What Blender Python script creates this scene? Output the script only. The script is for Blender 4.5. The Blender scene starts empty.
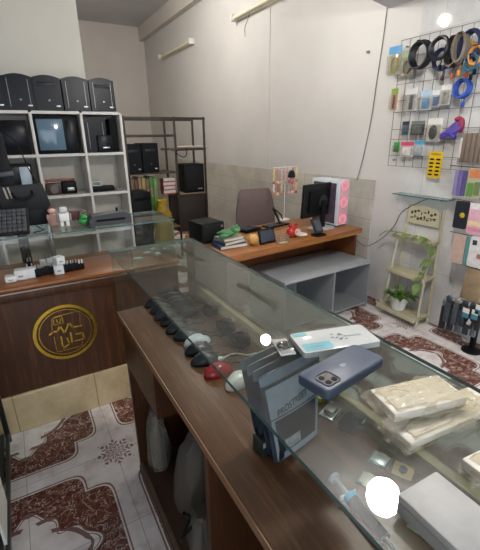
import bpy, bmesh, math, random
from mathutils import Vector, Matrix, Euler
random.seed(7)
PI = math.pi
S = bpy.context.scene
C = S.collection
# ------------------------------------------------------------------ camera
H, F = 1.6, 385.07
YAW, PIT, ROLL = math.radians(29.553), math.radians(19.756), math.radians(-0.796)
_f = Vector((math.sin(YAW)*math.cos(PIT), math.cos(YAW)*math.cos(PIT), -math.sin(PIT)))
_r = Vector((math.cos(YAW), -math.sin(YAW), 0)); _u = _r.cross(_f)
_r2 = math.cos(ROLL)*_r + math.sin(ROLL)*_u; _u2 = -math.sin(ROLL)*_r + math.cos(ROLL)*_u
cam = bpy.data.objects.new('camera', bpy.data.cameras.new('camera')); C.objects.link(cam)
cam.data.sensor_width = 36; cam.data.lens = 36*F/550; cam.data.clip_start = 0.02
cam.matrix_world = Matrix(((_r2.x, _u2.x, -_f.x, 0), (_r2.y, _u2.y, -_f.y, 0), (_r2.z, _u2.z, -_f.z, H), (0, 0, 0, 1)))
S.camera = cam
# measuring helpers: where a sight line of the survey photo meets a known plane of the room
def ray(x, y): return _r2*((x-240)/F) - _u2*((y-275)/F) + _f
def onZ(x, y, z): d = ray(x, y); return Vector((0, 0, H)) + d*((z-H)/d.z)
def onX(x, y, v): d = ray(x, y); return Vector((0, 0, H)) + d*(v/d.x)
def onY(x, y, v): d = ray(x, y); return Vector((0, 0, H)) + d*(v/d.y)
def rectY(x0, y0, x1, y1, Y):
    ym = (y0+y1)/2; xm = (x0+x1)/2
    a, b = onY(x0, ym, Y), onY(x1, ym, Y); t, q = onY(xm, y0, Y), onY(xm, y1, Y)
    return (a.x+b.x)/2, q.z, b.x-a.x, t.z-q.z
def rectX(x0, y0, x1, y1, X):
    ym = (y0+y1)/2; xm = (x0+x1)/2
    a, b = onX(x0, ym, X), onX(x1, ym, X); t, q = onX(xm, y0, X), onX(xm, y1, X)
    return (a.y+b.y)/2, q.z, a.y-b.y, t.z-q.z
# ------------------------------------------------------------------ materials
def lin(h):
    h = h.lstrip('#'); v = [int(h[i:i+2], 16)/255 for i in (0, 2, 4)]
    return tuple(((c+.055)/1.055)**2.4 if c > .04045 else c/12.92 for c in v)+(1,)
MATS = {}
class X:
    """tiny expression wrapper over Math nodes"""
    nt = None
    def __init__(s, k): s.k = k
    @staticmethod
    def op(o, *a):
        n = X.nt.nodes.new('ShaderNodeMath'); n.operation = o
        for i, v in enumerate(a):
            if isinstance(v, X): X.nt.links.new(v.k, n.inputs[i])
            else: n.inputs[i].default_value = v
        return X(n.outputs[0])
    def __add__(s, o): return X.op('ADD', s, o)
    __radd__ = __add__
    def __sub__(s, o): return X.op('SUBTRACT', s, o)
    def __rsub__(s, o): return X.op('SUBTRACT', o, s)
    def __mul__(s, o): return X.op('MULTIPLY', s, o)
    __rmul__ = __mul__
    def __truediv__(s, o): return X.op('DIVIDE', s, o)
    def gt(s, o): return X.op('GREATER_THAN', s, o)
    def lt(s, o): return X.op('LESS_THAN', s, o)
    def abs(s): return X.op('ABSOLUTE', s)
def base(name):
    m = bpy.data.materials.new(name); m.use_nodes = True; nt = m.node_tree
    return m, nt, nt.nodes['Principled BSDF']
def coords(nt, scale=(1, 1, 1)):
    t = nt.nodes.new('ShaderNodeTexCoord'); mp = nt.nodes.new('ShaderNodeMapping'); mp.inputs['Scale'].default_value = scale
    nt.links.new(t.outputs['Object'], mp.inputs[0]); return mp.outputs[0]
def noise(nt, vec, scale, detail=4, rough=.55):
    n = nt.nodes.new('ShaderNodeTexNoise'); n.inputs['Scale'].default_value = scale; n.inputs['Detail'].default_value = detail
    n.inputs['Roughness'].default_value = rough; nt.links.new(vec, n.inputs['Vector']); return n.outputs['Fac']
def mixc(nt, fac, a, b):
    n = nt.nodes.new('ShaderNodeMix'); n.data_type = 'RGBA'
    for s, v in ((0, fac), (6, a), (7, b)):
        if isinstance(v, X): v = v.k
        if isinstance(v, bpy.types.NodeSocket): nt.links.new(v, n.inputs[s])
        else: n.inputs[s].default_value = v
    return n.outputs[2]
def ramp(nt, fac, *stops):
    n = nt.nodes.new('ShaderNodeValToRGB'); el = n.color_ramp.elements
    while len(el) < len(stops): el.new(.5)
    for e, (p, c) in zip(el, stops): e.position = p; e.color = c
    nt.links.new(fac, n.inputs[0]); return n.outputs[0]
def bump(nt, b, h, s, d=.01):
    n = nt.nodes.new('ShaderNodeBump'); n.inputs['Strength'].default_value = s; n.inputs['Distance'].default_value = d
    nt.links.new(h, n.inputs['Height']); nt.links.new(n.outputs[0], b.inputs['Normal'])
def scalec(c, k): return tuple(min(1, v*k) for v in c[:3])+(1,)
def mat(col, rough=.5, metal=0, var=.12, sc=14, bmp=0, stretch=(1, 1, 1), spec=.5):
    key = (col, rough, metal, var, sc, bmp, stretch, spec)
    if key in MATS: return MATS[key]
    m, nt, b = base('surface_'+col.strip('#')); c = lin(col)
    v = coords(nt, stretch); f = noise(nt, v, sc)
    nt.links.new(ramp(nt, f, (.3, scalec(c, 1-var)), (.7, scalec(c, 1+var))), b.inputs['Base Color'])
    b.inputs['Roughness'].default_value = rough; b.inputs['Metallic'].default_value = metal
    b.inputs['Specular IOR Level'].default_value = spec
    if bmp: bump(nt, b, f, bmp)
    MATS[key] = m; return m
def wood(name, dark, light, stretch=(1, 1, 12), rough=.4, sc=5, spec=.5):
    if name in MATS: return MATS[name]
    m, nt, b = base(name); v = coords(nt, stretch)
    f = noise(nt, v, sc, 8, .65); g = noise(nt, v, sc*5, 3)
    X.nt = nt; h = X(f)*.75+X(g)*.25
    nt.links.new(ramp(nt, h.k, (.32, lin(dark)), (.5, scalec(lin(dark), 1.25)), (.68, lin(light))), b.inputs['Base Color'])
    b.inputs['Roughness'].default_value = rough; b.inputs['Specular IOR Level'].default_value = spec; bump(nt, b, h.k, .08)
    MATS[name] = m; return m
def glass(name, tint='#f2fbf8', haze=.03, hazecol='#c9c9c0', rough=.0, fres=1.45):
    if name in MATS: return MATS[name]
    m = bpy.data.materials.new(name); m.use_nodes = True; nt = m.node_tree; nt.nodes.remove(nt.nodes['Principled BSDF'])
    out = nt.nodes['Material Output']; tr = nt.nodes.new('ShaderNodeBsdfTransparent'); tr.inputs[0].default_value = lin(tint)
    gl = nt.nodes.new('ShaderNodeBsdfGlossy'); gl.inputs['Roughness'].default_value = rough
    X.nt = nt; lw = nt.nodes.new('ShaderNodeLayerWeight'); lw.inputs[0].default_value = .5
    fr = X.op('POWER', X(lw.outputs['Facing']), 5.0)*.5+.04
    mx = nt.nodes.new('ShaderNodeMixShader'); nt.links.new(fr.k, mx.inputs[0]); nt.links.new(tr.outputs[0], mx.inputs[1]); nt.links.new(gl.outputs[0], mx.inputs[2])
    df = nt.nodes.new('ShaderNodeBsdfDiffuse'); df.inputs[0].default_value = lin(hazecol)
    f = noise(nt, coords(nt), 3, 4, .55); X.nt = nt
    h = (X(f)*.5+.75)*haze
    m2 = nt.nodes.new('ShaderNodeMixShader'); nt.links.new(h.k, m2.inputs[0]); nt.links.new(mx.outputs[0], m2.inputs[1]); nt.links.new(df.outputs[0], m2.inputs[2])
    nt.links.new(m2.outputs[0], out.inputs[0]); MATS[name] = m; return m
def emis(col, strength):
    key = ('e', col, strength)
    if key in MATS: return MATS[key]
    m, nt, b = base('lit_'+col.strip('#')); b.inputs['Base Color'].default_value = lin(col)
    b.inputs['Emission Color'].default_value = lin(col); b.inputs['Emission Strength'].default_value = strength
    MATS[key] = m; return m
def plaster(name, col, var=.05):
    m, nt, b = base(name); v = coords(nt); f = noise(nt, v, 1.3, 6, .6); g = noise(nt, v, 60, 3); c = lin(col)
    nt.links.new(ramp(nt, f, (.3, scalec(c, 1-var)), (.7, scalec(c, 1+var))), b.inputs['Base Color'])
    b.inputs['Roughness'].default_value = .75; bump(nt, b, g, .12, .004); return m
def tile(name, c1, c2, grout, w, h, rough=.2, axis='yz', mort=.004, ms=3.0, spec=.5):
    m, nt, b = base(name); v = coords(nt)
    sp = nt.nodes.new('ShaderNodeSeparateXYZ'); nt.links.new(v, sp.inputs[0]); cb = nt.nodes.new('ShaderNodeCombineXYZ')
    ix = {'x': 0, 'y': 1, 'z': 2}; nt.links.new(sp.outputs[ix[axis[0]]], cb.inputs[0]); nt.links.new(sp.outputs[ix[axis[1]]], cb.inputs[1])
    br = nt.nodes.new('ShaderNodeTexBrick'); nt.links.new(cb.outputs[0], br.inputs['Vector']); br.offset = 0
    br.inputs['Scale'].default_value = 1; br.inputs['Brick Width'].default_value = w; br.inputs['Row Height'].default_value = h; br.inputs['Mortar Size'].default_value = mort
    br.inputs['Color1'].default_value = (1, 1, 1, 1); br.inputs['Color2'].default_value = (.82, .82, .82, 1); br.inputs['Mortar'].default_value = (.9, .9, .9, 1)
    f = noise(nt, v, ms, 8, .68); col = ramp(nt, f, (.3, lin(c1)), (.7, lin(c2)))
    mu = nt.nodes.new('ShaderNodeMix'); mu.data_type = 'RGBA'; mu.blend_type = 'MULTIPLY'; mu.inputs[0].default_value = .7
    nt.links.new(col, mu.inputs[6]); nt.links.new(br.outputs['Color'], mu.inputs[7])
    nt.links.new(mixc(nt, br.outputs['Fac'], mu.outputs[2], lin(grout)), b.inputs['Base Color'])
    b.inputs['Roughness'].default_value = rough; b.inputs['Specular IOR Level'].default_value = spec; return m
def floor_mat():
    m, nt, b = base('patterned_floor_tile'); X.nt = nt; v = coords(nt)
    sp = nt.nodes.new('ShaderNodeSeparateXYZ'); nt.links.new(v, sp.inputs[0]); x, y = X(sp.outputs[0]), X(sp.outputs[1])
    PX, PY = .861, .91
    y = y - x.gt(.75)*.188
    a = X.op('PINGPONG', x+(-.215+PX*20), PX/2); c = X.op('PINGPONG', y+(-1.775+PY*20), PY/2)
    wob = (X(noise(nt, v, 30, 2))-.5)*.006
    d1 = X.op('MINIMUM', a, c)-.07; d2 = X.op('MAXIMUM', a, c)-.185
    d = X.op('SMOOTH_MIN', d1, d2, .11)-.002
    ca, cb = PX/2-a, PY/2-c
    r = X.op('SQRT', ca*ca+cb*cb); th = X.op('ARCTAN2', cb, ca)
    rin = .225+.04*X.op('COSINE', th*4)+.014*X.op('COSINE', th*12)
    scroll = (X.op('SINE', th*6+r*90)).gt(.55)*r.gt(rin-.055)*r.lt(rin)
    panel = d.gt(0)*r.gt(rin)
    line = (d+.011).abs().lt(.0035); line2 = ((r-rin).abs().lt(.007))*d.gt(0); line3 = ((r-rin+.018).abs().lt(.003))
    rm = X.op('SQRT', a*a+c*c); tm = X.op('ARCTAN2', c, a)
    edge = .084+.02*X.op('COSINE', tm*8)+.008*X.op('COSINE', tm*24)
    med = rm.lt(edge)*(X.op('SINE', rm*210+X.op('COSINE', tm*8)*2.6).gt(-.15))*(X.op('COSINE', tm*16+rm*60).gt(-.75))
    vo = nt.nodes.new('ShaderNodeTexVoronoi'); vo.feature = 'DISTANCE_TO_EDGE'; vo.inputs['Scale'].default_value = 17
    wv = nt.nodes.new('ShaderNodeTexNoise'); wv.inputs['Scale'].default_value = 9; nt.links.new(v, wv.inputs[0])
    va = nt.nodes.new('ShaderNodeVectorMath'); va.operation = 'MULTIPLY_ADD'; nt.links.new(wv.outputs['Color'], va.inputs[0]); va.inputs[1].default_value = (.25, .25, .25); nt.links.new(v, va.inputs[2]); nt.links.new(va.outputs[0], vo.inputs[0])
    vein = X.op('MINIMUM', (X(noise(nt, va.outputs[0], 11, 3))-.5).abs().lt(.008)+(X(noise(nt, va.outputs[0], 19, 2))-.6).abs().lt(.011)+X(vo.outputs['Distance']).lt(X(noise(nt, v, 24, 2))*.14-.07), 1.0)
    marble = ramp(nt, noise(nt, v, 7, 8, .65), (.3, lin('#b9a8a4')), (.48, lin('#dbd5d1')), (.7, lin('#ece9e6')))
    brown = ramp(nt, noise(nt, v, 40, 5), (.3, lin('#512b23')), (.7, lin('#7e5044')))
    brown = mixc(nt, vein*.75, brown, lin('#d8c8bd'))
    col = mixc(nt, panel, marble, brown)
    ink = X.op('MINIMUM', line+line2+line3+med+scroll, 1.0)
    col = mixc(nt, ink*.85, col, lin('#64382e'))
    j = X.op('MINIMUM', a.lt(.0014)+ca.lt(.0014)+c.lt(.0014)+cb.lt(.0014), 1.0)
    col = mixc(nt, j*.7, col, lin('#7d7872'))
    nt.links.new(col, b.inputs['Base Color']); b.inputs['Roughness'].default_value = .22; return m
# ------------------------------------------------------------------ mesh builder
class MB:
    def __init__(s): s.b = bmesh.new(); s.slots = 0
    def _fin(s, vs, M, mi=0):
        if M is not None: bmesh.ops.transform(s.b, matrix=M, verts=vs)
        for f in {f for v in vs for f in v.link_faces}: f.material_index = mi
        return s
    def box(s, x0, x1, y0, y1, z0, z1, bev=0, seg=2, M=None, mi=0):
        vs = bmesh.ops.create_cube(s.b, size=1)['verts']
        for v in vs: v.co = Vector(((x0+x1)/2+v.co.x*(x1-x0), (y0+y1)/2+v.co.y*(y1-y0), (z0+z1)/2+v.co.z*(z1-z0)))
        if bev:
            bev = min(bev, .49*min(abs(x1-x0), abs(y1-y0), abs(z1-z0)))
            es = list({e for v in vs for e in v.link_edges}); before = set(s.b.verts)
            bmesh.ops.bevel(s.b, geom=es, offset=bev, segments=seg, affect='EDGES', profile=.5)
            vs = [v for v in s.b.verts if v not in before or v in vs] if False else [v for v in s.b.verts if v.index == -1 or v not in before]
            vs = list({v for v in vs if v.is_valid})
        return s._fin(vs, M, mi)
    def ring(s, pts): return [s.b.verts.new(p) for p in pts]
    def skin(s, rings, closed=True, cap=True, mi=0, loop=False):
        n = len(rings[0]); fs = []
        rr = rings+[rings[0]] if loop else rings
        for A, B in zip(rr, rr[1:]):
            for i in range(n if closed else n-1):
                j = (i+1) % n
                try: fs.append(s.b.faces.new((A[i], A[j], B[j], B[i])))
                except ValueError: pass
        if cap and not loop and n > 2:
            for R in (rings[0][::-1], rings[-1]):
                try: fs.append(s.b.faces.new(R))
                except ValueError: pass
        for f in fs: f.material_index = mi
        return s
    def tube(s, pts, r, seg=8, M=None, mi=0, loop=False, rr=None):
        pts = [Vector(p) for p in pts]; n = len(pts); rings = []; up = Vector((.13, .21, .97)).normalized(); last = None
        for i, p in enumerate(pts):
            if loop: t = pts[(i+1) % n]-pts[i-1]
            else: t = pts[min(i+1, n-1)]-pts[max(i-1, 0)]
            t = t.normalized() if t.length > 1e-9 else Vector((0, 0, 1))
            if last is None: a = t.cross(up if abs(t.dot(up)) < .95 else Vector((1, 0, 0))).normalized()
            else: a = (last-t*last.dot(t)).normalized()
            last = a; c = t.cross(a); q = rr[i] if rr else r
            R = [p+(a*math.cos(2*PI*k/seg)+c*math.sin(2*PI*k/seg))*q for k in range(seg)]
            if M is not None: R = [M @ v for v in R]
            rings.append(s.ring(R))
        return s.skin(rings, mi=mi, loop=loop)
    def cyl(s, p0, p1, r, r2=None, seg=20, M=None, mi=0):
        return s.tube([p0, p1], r, seg, M, mi, rr=[r, r if r2 is None else r2])
    def lathe(s, prof, c=(0, 0, 0), seg=24, M=None, mi=0):
        rings = []
        for r, z in prof:
            R = [Vector((c[0]+r*math.cos(2*PI*k/seg), c[1]+r*math.sin(2*PI*k/seg), c[2]+z)) for k in range(seg)]
            if M is not None: R = [M @ v for v in R]
            rings.append(s.ring(R))
        return s.skin(rings, mi=mi)
    def prism(s, poly, h0, h1, M=None, axis='y', mi=0):
        """polygon in (a,b) extruded; axis y: (x,z) polygon between y=h0..h1; axis z: (x,y); axis x: (y,z)"""
        def P(a, b, h): return Vector({'y': (a, h, b), 'z': (a, b, h), 'x': (h, a, b)}[axis])
        A = [P(a, b, h0) for a, b in poly]; B = [P(a, b, h1) for a, b in poly]
        if M is not None: A = [M @ v for v in A]; B = [M @ v for v in B]
        return s.skin([s.ring(A), s.ring(B)], mi=mi)
    def ell(s, c, r, seg=16, rings=10, M=None, mi=0, f=None):
        prof = []
        for i in range(rings+1):
            t = -PI/2+PI*i/rings; prof.append((max(math.cos(t), 1e-3), math.sin(t)))
        RR = []
        for a, z in prof:
            R = [Vector((c[0]+r[0]*a*math.cos(2*PI*k/seg), c[1]+r[1]*a*math.sin(2*PI*k/seg), c[2]+r[2]*z)) for k in range(seg)]
            if f: R = [f(v) for v in R]
            if M is not None: R = [M @ v for v in R]
            RR.append(s.ring(R))
        return s.skin(RR, mi=mi)
    def grid(s, nx, ny, fn, mi=0):
        V = [[s.b.verts.new(fn(i/nx, j/ny)) for j in range(ny+1)] for i in range(nx+1)]
        for i in range(nx):
            for j in range(ny):
                f = s.b.faces.new((V[i][j], V[i+1][j], V[i+1][j+1], V[i][j+1])); f.material_index = mi
        return s
    def build(s, name, m, parent=None, smooth=True, loc=None, rot=None):
        bmesh.ops.recalc_face_normals(s.b, faces=s.b.faces[:])
        me = bpy.data.meshes.new(name); s.b.to_mesh(me); s.b.free()
        for q in (m if isinstance(m, (list, tuple)) else [m]): me.materials.append(q)
        if smooth:
            me.shade_smooth()
            try: me.set_sharp_from_angle(angle=math.radians(38))
            except Exception: pass
        o = bpy.data.objects.new(name, me); C.objects.link(o)
        if parent: o.parent = parent
        if loc is not None: o.location = loc
        if rot is not None: o.rotation_euler = rot
        return o
def tag(o, label, cat, group=None, kind=None):
    o['label'] = label; o['category'] = cat
    if group: o['group'] = group
    if kind: o['kind'] = kind
    return o
def thing(name, label, cat, loc, rz=0, group=None, rot=None):
    o = bpy.data.objects.new(name, None); C.objects.link(o); o.empty_display_size = .05
    o.location = loc; o.rotation_euler = rot if rot is not None else (0, 0, rz)
    return tag(o, label, cat, group)
def kids(o): return [c for c in bpy.data.objects if c.parent == o]
def dup(root, loc, label, rz=None, rot=None, scale=None, recolor=None):
    r = root.copy(); C.objects.link(r); r.location = loc; r['label'] = label
    if rz is not None: r.rotation_euler = (0, 0, rz)
    if rot is not None: r.rotation_euler = rot
    if scale is not None: r.scale = scale if hasattr(scale, '__len__') else (scale,)*3
    def rec(src, dst):
        for ch in list(src.children):
            c = ch.copy(); C.objects.link(c); c.parent = dst
            if recolor and ch.name.split('.')[0] in recolor:
                c.data = ch.data.copy(); c.data.materials.clear(); c.data.materials.append(recolor[ch.name.split('.')[0]])
            rec(ch, c)
    rec(root, r); return r
def struct(name, mb, m, smooth=False):
    o = mb.build(name, m, None, smooth); o['kind'] = 'structure'; return o
def spline(pts, n=8):
    P = [Vector(p) for p in pts]; P = [2*P[0]-P[1]]+P+[2*P[-1]-P[-2]]; out = []
    for i in range(1, len(P)-2):
        for k in range(n):
            t = k/n; a, b, c, d = P[i-1:i+3]
            out.append(.5*((2*b)+(c-a)*t+(2*a-5*b+4*c-d)*t*t+(3*b-a-3*c+d)*t**3))
    return out+[P[-2]]
def textmesh(txt, size, m, name, parent, M, ext=.0004, align='CENTER'):
    cu = bpy.data.curves.new(name, 'FONT'); cu.body = txt; cu.size = size; cu.extrude = ext; cu.offset = 0; cu.align_x = align; cu.align_y = 'CENTER'
    t = bpy.data.objects.new(name, cu); C.objects.link(t)
    me = bpy.data.meshes.new_from_object(t.evaluated_get(bpy.context.evaluated_depsgraph_get())); bpy.data.objects.remove(t); bpy.data.curves.remove(cu)
    me.transform(M); me.materials.clear(); me.materials.append(m)
    o = bpy.data.objects.new(name, me); C.objects.link(o); o.parent = parent; return o
RX90 = Matrix.Rotation(PI/2, 4, 'X')     # text facing -Y

# common materials
BLK = mat('#0d0e11', .5, var=.2, spec=.16); BLKG = mat('#0e1117', .3, var=.15, spec=.18); BLKM = mat('#151516', .75, bmp=.1, sc=60, spec=.3)
DGREY = mat('#3a3c40', .5); GREY = mat('#7c7f83', .5); WHITE = mat('#dcdad4', .4, var=.04); CHROME = mat('#c9ccd0', .18, 1.0, var=.05)
MEL = mat('#cfcdc8', .42, var=.04, sc=5); CREAM = mat('#d2c9b0', .5, var=.06)
WALNUT = wood('dark_walnut_laminate', '#38200f', '#5e3820', (9, 9, .8), .4, 4, .35)
WALNUTH = wood('walnut_deck_laminate', '#4c331f', '#765439', (9, .7, 9), .4, 4, .35)
WOODO = wood('orange_brown_wood', '#6e411f', '#9a6234', (.8, 9, 9), .3, 4)
WOODT = wood('warm_brown_top', '#5f3a20', '#85562f', (.8, 9, 9), .35, 4)
DESKW = wood('desk_veneer', '#855329', '#ad7740', (.8, 9, 9), .35, 4)
DESKD = wood('desk_panel_veneer', '#5a3219', '#7d4c28', (.8, 9, 9), .4, 4)
BLACKIN = mat('#1a1310', .6, var=.2)
GOLD = mat('#c9a23c', .25, 1.0, var=.15, sc=40)
PANE = glass('clear_glass_sheet', '#f1f6f4', .014, '#c6c2b8')
PANE2 = glass('counter_glass_sheet', '#f3f7f5', .02, '#c6c2b8')
HAZEP = glass('hazy_glass_pane', '#e8efec', .36, '#b3aca0')  # strong pale haze mixed into the counter's back pane
EDGE = mat('#3f5f5c', .25, var=.1)
PLAS = glass('clear_plastic_film', '#f4f4f2', .06, '#dcdad2', .12)
MILKY = glass('milky_plastic_bag', '#d8d4ca', .42, '#8f8b80', .2)
PSTEEL = mat('#b9bbb9', .3, .9)

# ------------------------------------------------------------------ room shell
b = MB(); b.box(-2.2, 3.2, -2.7, 9.7, -.1, 0); struct('floor', b, floor_mat())
WALLP = plaster('warm_white_plaster', '#c9c7c3'); WALL2 = plaster('greige_plaster', '#c9c3bb'); CEILP = plaster('ceiling_plaster', '#c4c2c6')
b = MB(); b.box(3.03, 3.2, -2.7, 9.7, 0, 3.9); struct('wall_right', b, WALLP)
b = MB(); b.box(.79, 3.03, 9.5, 9.7, 0, 3.9); struct('wall_back', b, WALL2)
WALLL = plaster('light_cream_plaster', '#d6d3c8')
b = MB(); b.box(-2.2, .79, 4.42, 9.7, 0, 3.9); struct('wall_left', b, WALLL)
b = MB(); b.box(-2.4, -2.2, -2.7, 4.42, 0, 3.9); struct('wall_side', b, WALLP)
b = MB(); b.box(-2.2, -1.4, -2.9, -2.7, 0, 3.9); b.box(1.9, 3.2, -2.9, -2.7, 0, 3.9); b.box(-1.4, 1.9, -2.9, -2.7, 2.5, 3.9); struct('wall_front', b, WALLP)
b = MB(); b.box(-2.4, 3.2, -2.9, 9.7, 3.87, 3.97); struct('ceiling', b, CEILP)
# mezzanine slab over the near half of the shop (its edge runs slightly askew)
b = MB(); b.prism([(-2.2, -2.7), (3.03, -2.7), (3.03, 2.70), (-2.2, 1.26)], 2.61, 2.86, axis='z'); struct('trim_1', b, CEILP)
# beam along the top of the right wall
b = MB(); b.box(2.92, 3.03, 2.8, 9.5, 3.606, 3.87); struct('trim_2', b, WALL2)
# seam pilaster strip on the right wall, marble dado, glossy tile behind the grid
DADO = tile('beige_marble_dado', '#aba69b', '#d2cdc1', '#9a958b', .62, .2, .3, 'yz', .003, 2.5)
b = MB(); b.box(3.018, 3.03, 2.655, 9.5, 0, 1.187); struct('trim_3', b, DADO)
b = MB(); b.box(.79, 3.018, 9.488, 9.5, 0, 1.187); struct('trim_4', b, tile('beige_marble_dado_back', '#aba69b', '#d2cdc1', '#9a958b', .62, .2, .3, 'xz', .003, 2.5))
WT = tile('glossy_white_marble_wall_tile', '#b9b9b8', '#dcdcda', '#b2b1ad', .43, .47, .045, 'yz', .0025, 2.2)
b = MB(); b.box(3.02, 3.03, -2.7, 2.36, 0, 2.61); struct('trim_5', b, WT)
b = MB(); b.cyl((3.027, 4.513, 1.19), (3.027, 4.513, 3.6), .006, seg=6); struct('trim_6', b, WALL2)
# marble-faced step that carries the logo counter
b = MB(); b.box(-1.11, .62, 2.20, 2.66, 0, .243, .006); st7 = struct('trim_7', b, tile('cream_marble_step', '#ad9873', '#d0bd98', '#8b7754', .44, .6, .3, 'xz', .003, 7)); st7.location.x = .21

# ------------------------------------------------------------------ lamps
def bulb(loc, label, strength, top, gr_=.07):
    t = thing('pendant_bulb', label, 'lamp', loc)
    b = MB(); b.ell((0, 0, 0), (gr_, gr_, gr_*1.07), 24, 14); b.build('bulb_globe', emis('#fffaf3', strength), t)
    b = MB(); b.lathe([(.03, .04), (.036, .075), (.03, .12), (.018, .15)], seg=20); b.build('socket', WHITE, t)
    b = MB(); b.cyl((0, 0, .15), (0, 0, top), .004, seg=8); b.build('cord', BLK, t)
    return t
bulb((1.30, .89, 2.40), 'lit white bulb hanging under the low ceiling above the glass counter', 300, .21, .08)
bulb((1.95, 2.92, 2.69), 'lit white bulb hanging from the high ceiling above the desk', 350, 1.18, .048)
bulb((1.5, 5.3, 3.66), 'added lit bulb out of view near the high ceiling, filling the back of the shop', 420, .21)  # invented bulb out of view, added to brighten the far area
for (a, c, lab) in (((163, 57), (194, 41), 'unlit tube light high on the right wall, the farther one'), ((237, 17), (281, -3), 'unlit tube light high on the right wall, nearer one with loose wire')):
    p, q = onX(*a, 3.03), onX(*c, 3.03); L = p.y-q.y
    t = thing('tube_light', lab, 'light', (3.03, (p.y+q.y)/2, 3.10), 0, 'unlit tube lights on the right wall')
    b = MB(); b.box(-.05, -.001, -L/2, L/2, -.02, .05, .006); b.build('housing', mat('#d3cdb9', .5), t)
    b = MB(); b.cyl((-.075, -L/2+.03, .005), (-.075, L/2-.03, .005), .017, seg=14); b.build('tube', mat('#e9e2c8', .3, var=.03), t)
    for s in (-1, 1):
        b = MB(); b.box(-.1, -.001, s*L/2-.02, s*L/2+.02, -.03, .06, .006); b.build('end_cap', WHITE, t)
    if L < 1.45 or 'wire' in lab:
        b = MB(); b.tube(spline([(-.04, .1, .0), (-.06, .13, -.08), (-.05, .22, -.16), (-.03, .25, -.25)]), .004, 6); b.build('loose_wire', BLK, t)

# ------------------------------------------------------------------ long glass counter
YE = 1.59; XL, XR = .288, .715; YN = -.45
ct = thing('glass_display_counter', 'long dark wooden counter with a glass display case on top', 'counter', (0, 0, 0))
b = MB(); b.box(XL, XR, YN, YE, .868, .893, .003); b.build('deck', WALNUTH, ct)
b = MB(); b.box(XL-.004, XL-.0005, YN, YE, .868, .892); b.build('edge_band', mat('#7b5a3e', .45), ct)
b = MB(); b.box(XL+.01, XR, YE-.025, YE-.002, 0, .867); b.build('end_panel', WALNUT, ct)
yd1 = onX(150, 372, XL).y; yd2 = onX(203, 458, XL).y
for y in (yd1, yd2, .1, YN+.02):
    b = MB(); b.box(XL+.006, XR-.02, y-.011, y+.011, .64 if y == yd1 else .05, .867); b.build('divider', WALNUT, ct)
b = MB(); b.box(XL+.006, XL+.024, yd1+.012, YE-.026, .64, .867); b.build('apron_panel', WALNUT, ct)
b = MB(); b.box(XR-.02, XR, YN, YE-.026, .05, .867); b.build('back_panel', WALNUT, ct)
b = MB(); b.box(XL+.002, XR, YN, YE-.026, 0, .05); b.build('base_board', mat('#4a3628', .5), ct)
b = MB(); b.box(XL+.006, XL+.02, YN, YE-.026, .0505, .062); b.build('base_lip', mat('#6b5646', .5), ct)
b = MB(); b.box(XR-.03, XR-.004, YN, YE-.01, .8935, .915, .003); b.build('back_ledge', mat('#c2ac86', .5), ct)
GZ = 1.163; GX0, GX1, GY0, GY1 = .285, .665, -.35, 1.61
def pane(name, x0, x1, y0, y1, z0, z1, m, parent):
    b = MB(); b.box(x0, x1, y0, y1, z0, z1)
    b.b.faces.ensure_lookup_table(); d = [x1-x0, y1-y0, z1-z0]; k = d.index(min(d))
    for f in b.b.faces:
        f.normal_update(); f.material_index = 0 if abs(f.normal[k]) > .9 else 1
    return b.build(name, [m, EDGE], parent, False)
pane('glass_top', GX0, GX1, GY0, GY1, GZ-.008, GZ, PANE, ct)
pane('end_glass', GX0+.004, GX1-.012, GY1-.03, GY1-.024, .8935, GZ-.0085, PANE, ct)
pane('back_glass', GX1-.01, GX1-.004, GY0, GY1-.025, .8935, GZ-.0085, HAZEP, ct)

# ------------------------------------------------------------------ logo counter
lc = thing('logo_counter', 'dark walnut counter with a round gold emblem and glass case on top', 'counter', (0, 0, 0))
CX0, CX1, CY0, CY1, CZ0, CZ1 = -.75, .80, 2.215, 2.645, .244, .885
b = MB(); b.box(CX0, CX1, CY0, CY0+.02, CZ0, CZ1-.09); b.build('front_panel', WALNUT, lc)
b = MB(); b.box(CX0, CX1, CY0-.012, CY0+.02, CZ1-.088, CZ1-.03, .004); b.build('apron_panel', WALNUT, lc)
b = MB(); b.box(CX0, CX1, CY0-.016, CY0-.0125, CZ1-.042, CZ1-.034); b.build('metal_trim', mat('#a08a76', .35, .6), lc)
b = MB(); b.box(CX0-.01, CX1+.01, CY0-.03, CY1, CZ1-.028, CZ1, .01, 3); b.build('counter_top', WOODO, lc)
for x in (CX0, CX1-.02):
    b = MB(); b.box(x, x+.02, CY0+.022, CY1-.01, CZ0, CZ1-.03); b.build('side_panel', WALNUT, lc)
b = MB(); b.box(CX0+.022, CX1-.022, CY1-.03, CY1-.01, CZ0, CZ1-.03); b.build('rear_panel', WALNUT, lc)
VZ = 1.135
pane('glass_top', -.7, .80, 2.205, 2.56, VZ-.007, VZ, PANE2, lc)
pane('end_glass', .785, .791, 2.215, 2.55, CZ1+.0005, VZ-.0075, glass('end_pane_glass', '#e6efe9', .15, '#c3c6b8'), lc)
pane('back_glass', -.7, .78, 2.545, 2.551, CZ1+.0005, VZ-.0075, PANE2, lc)
p = onZ(56, 262, CZ1)
b = MB(); b.cyl((p.x, p.y+.03, CZ1), (p.x, p.y+.03, VZ-.008), .014, seg=16); b.cyl((p.x, p.y+.03, CZ1), (p.x, p.y+.03, CZ1+.01), .024, seg=16); b.build('chrome_post', CHROME, lc)
p = onZ(28, 263, CZ1)
b = MB(); b.cyl((p.x, p.y+.03, CZ1), (p.x, p.y+.03, VZ-.008), .028, seg=18); b.build('black_post', BLK, lc)
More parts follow.
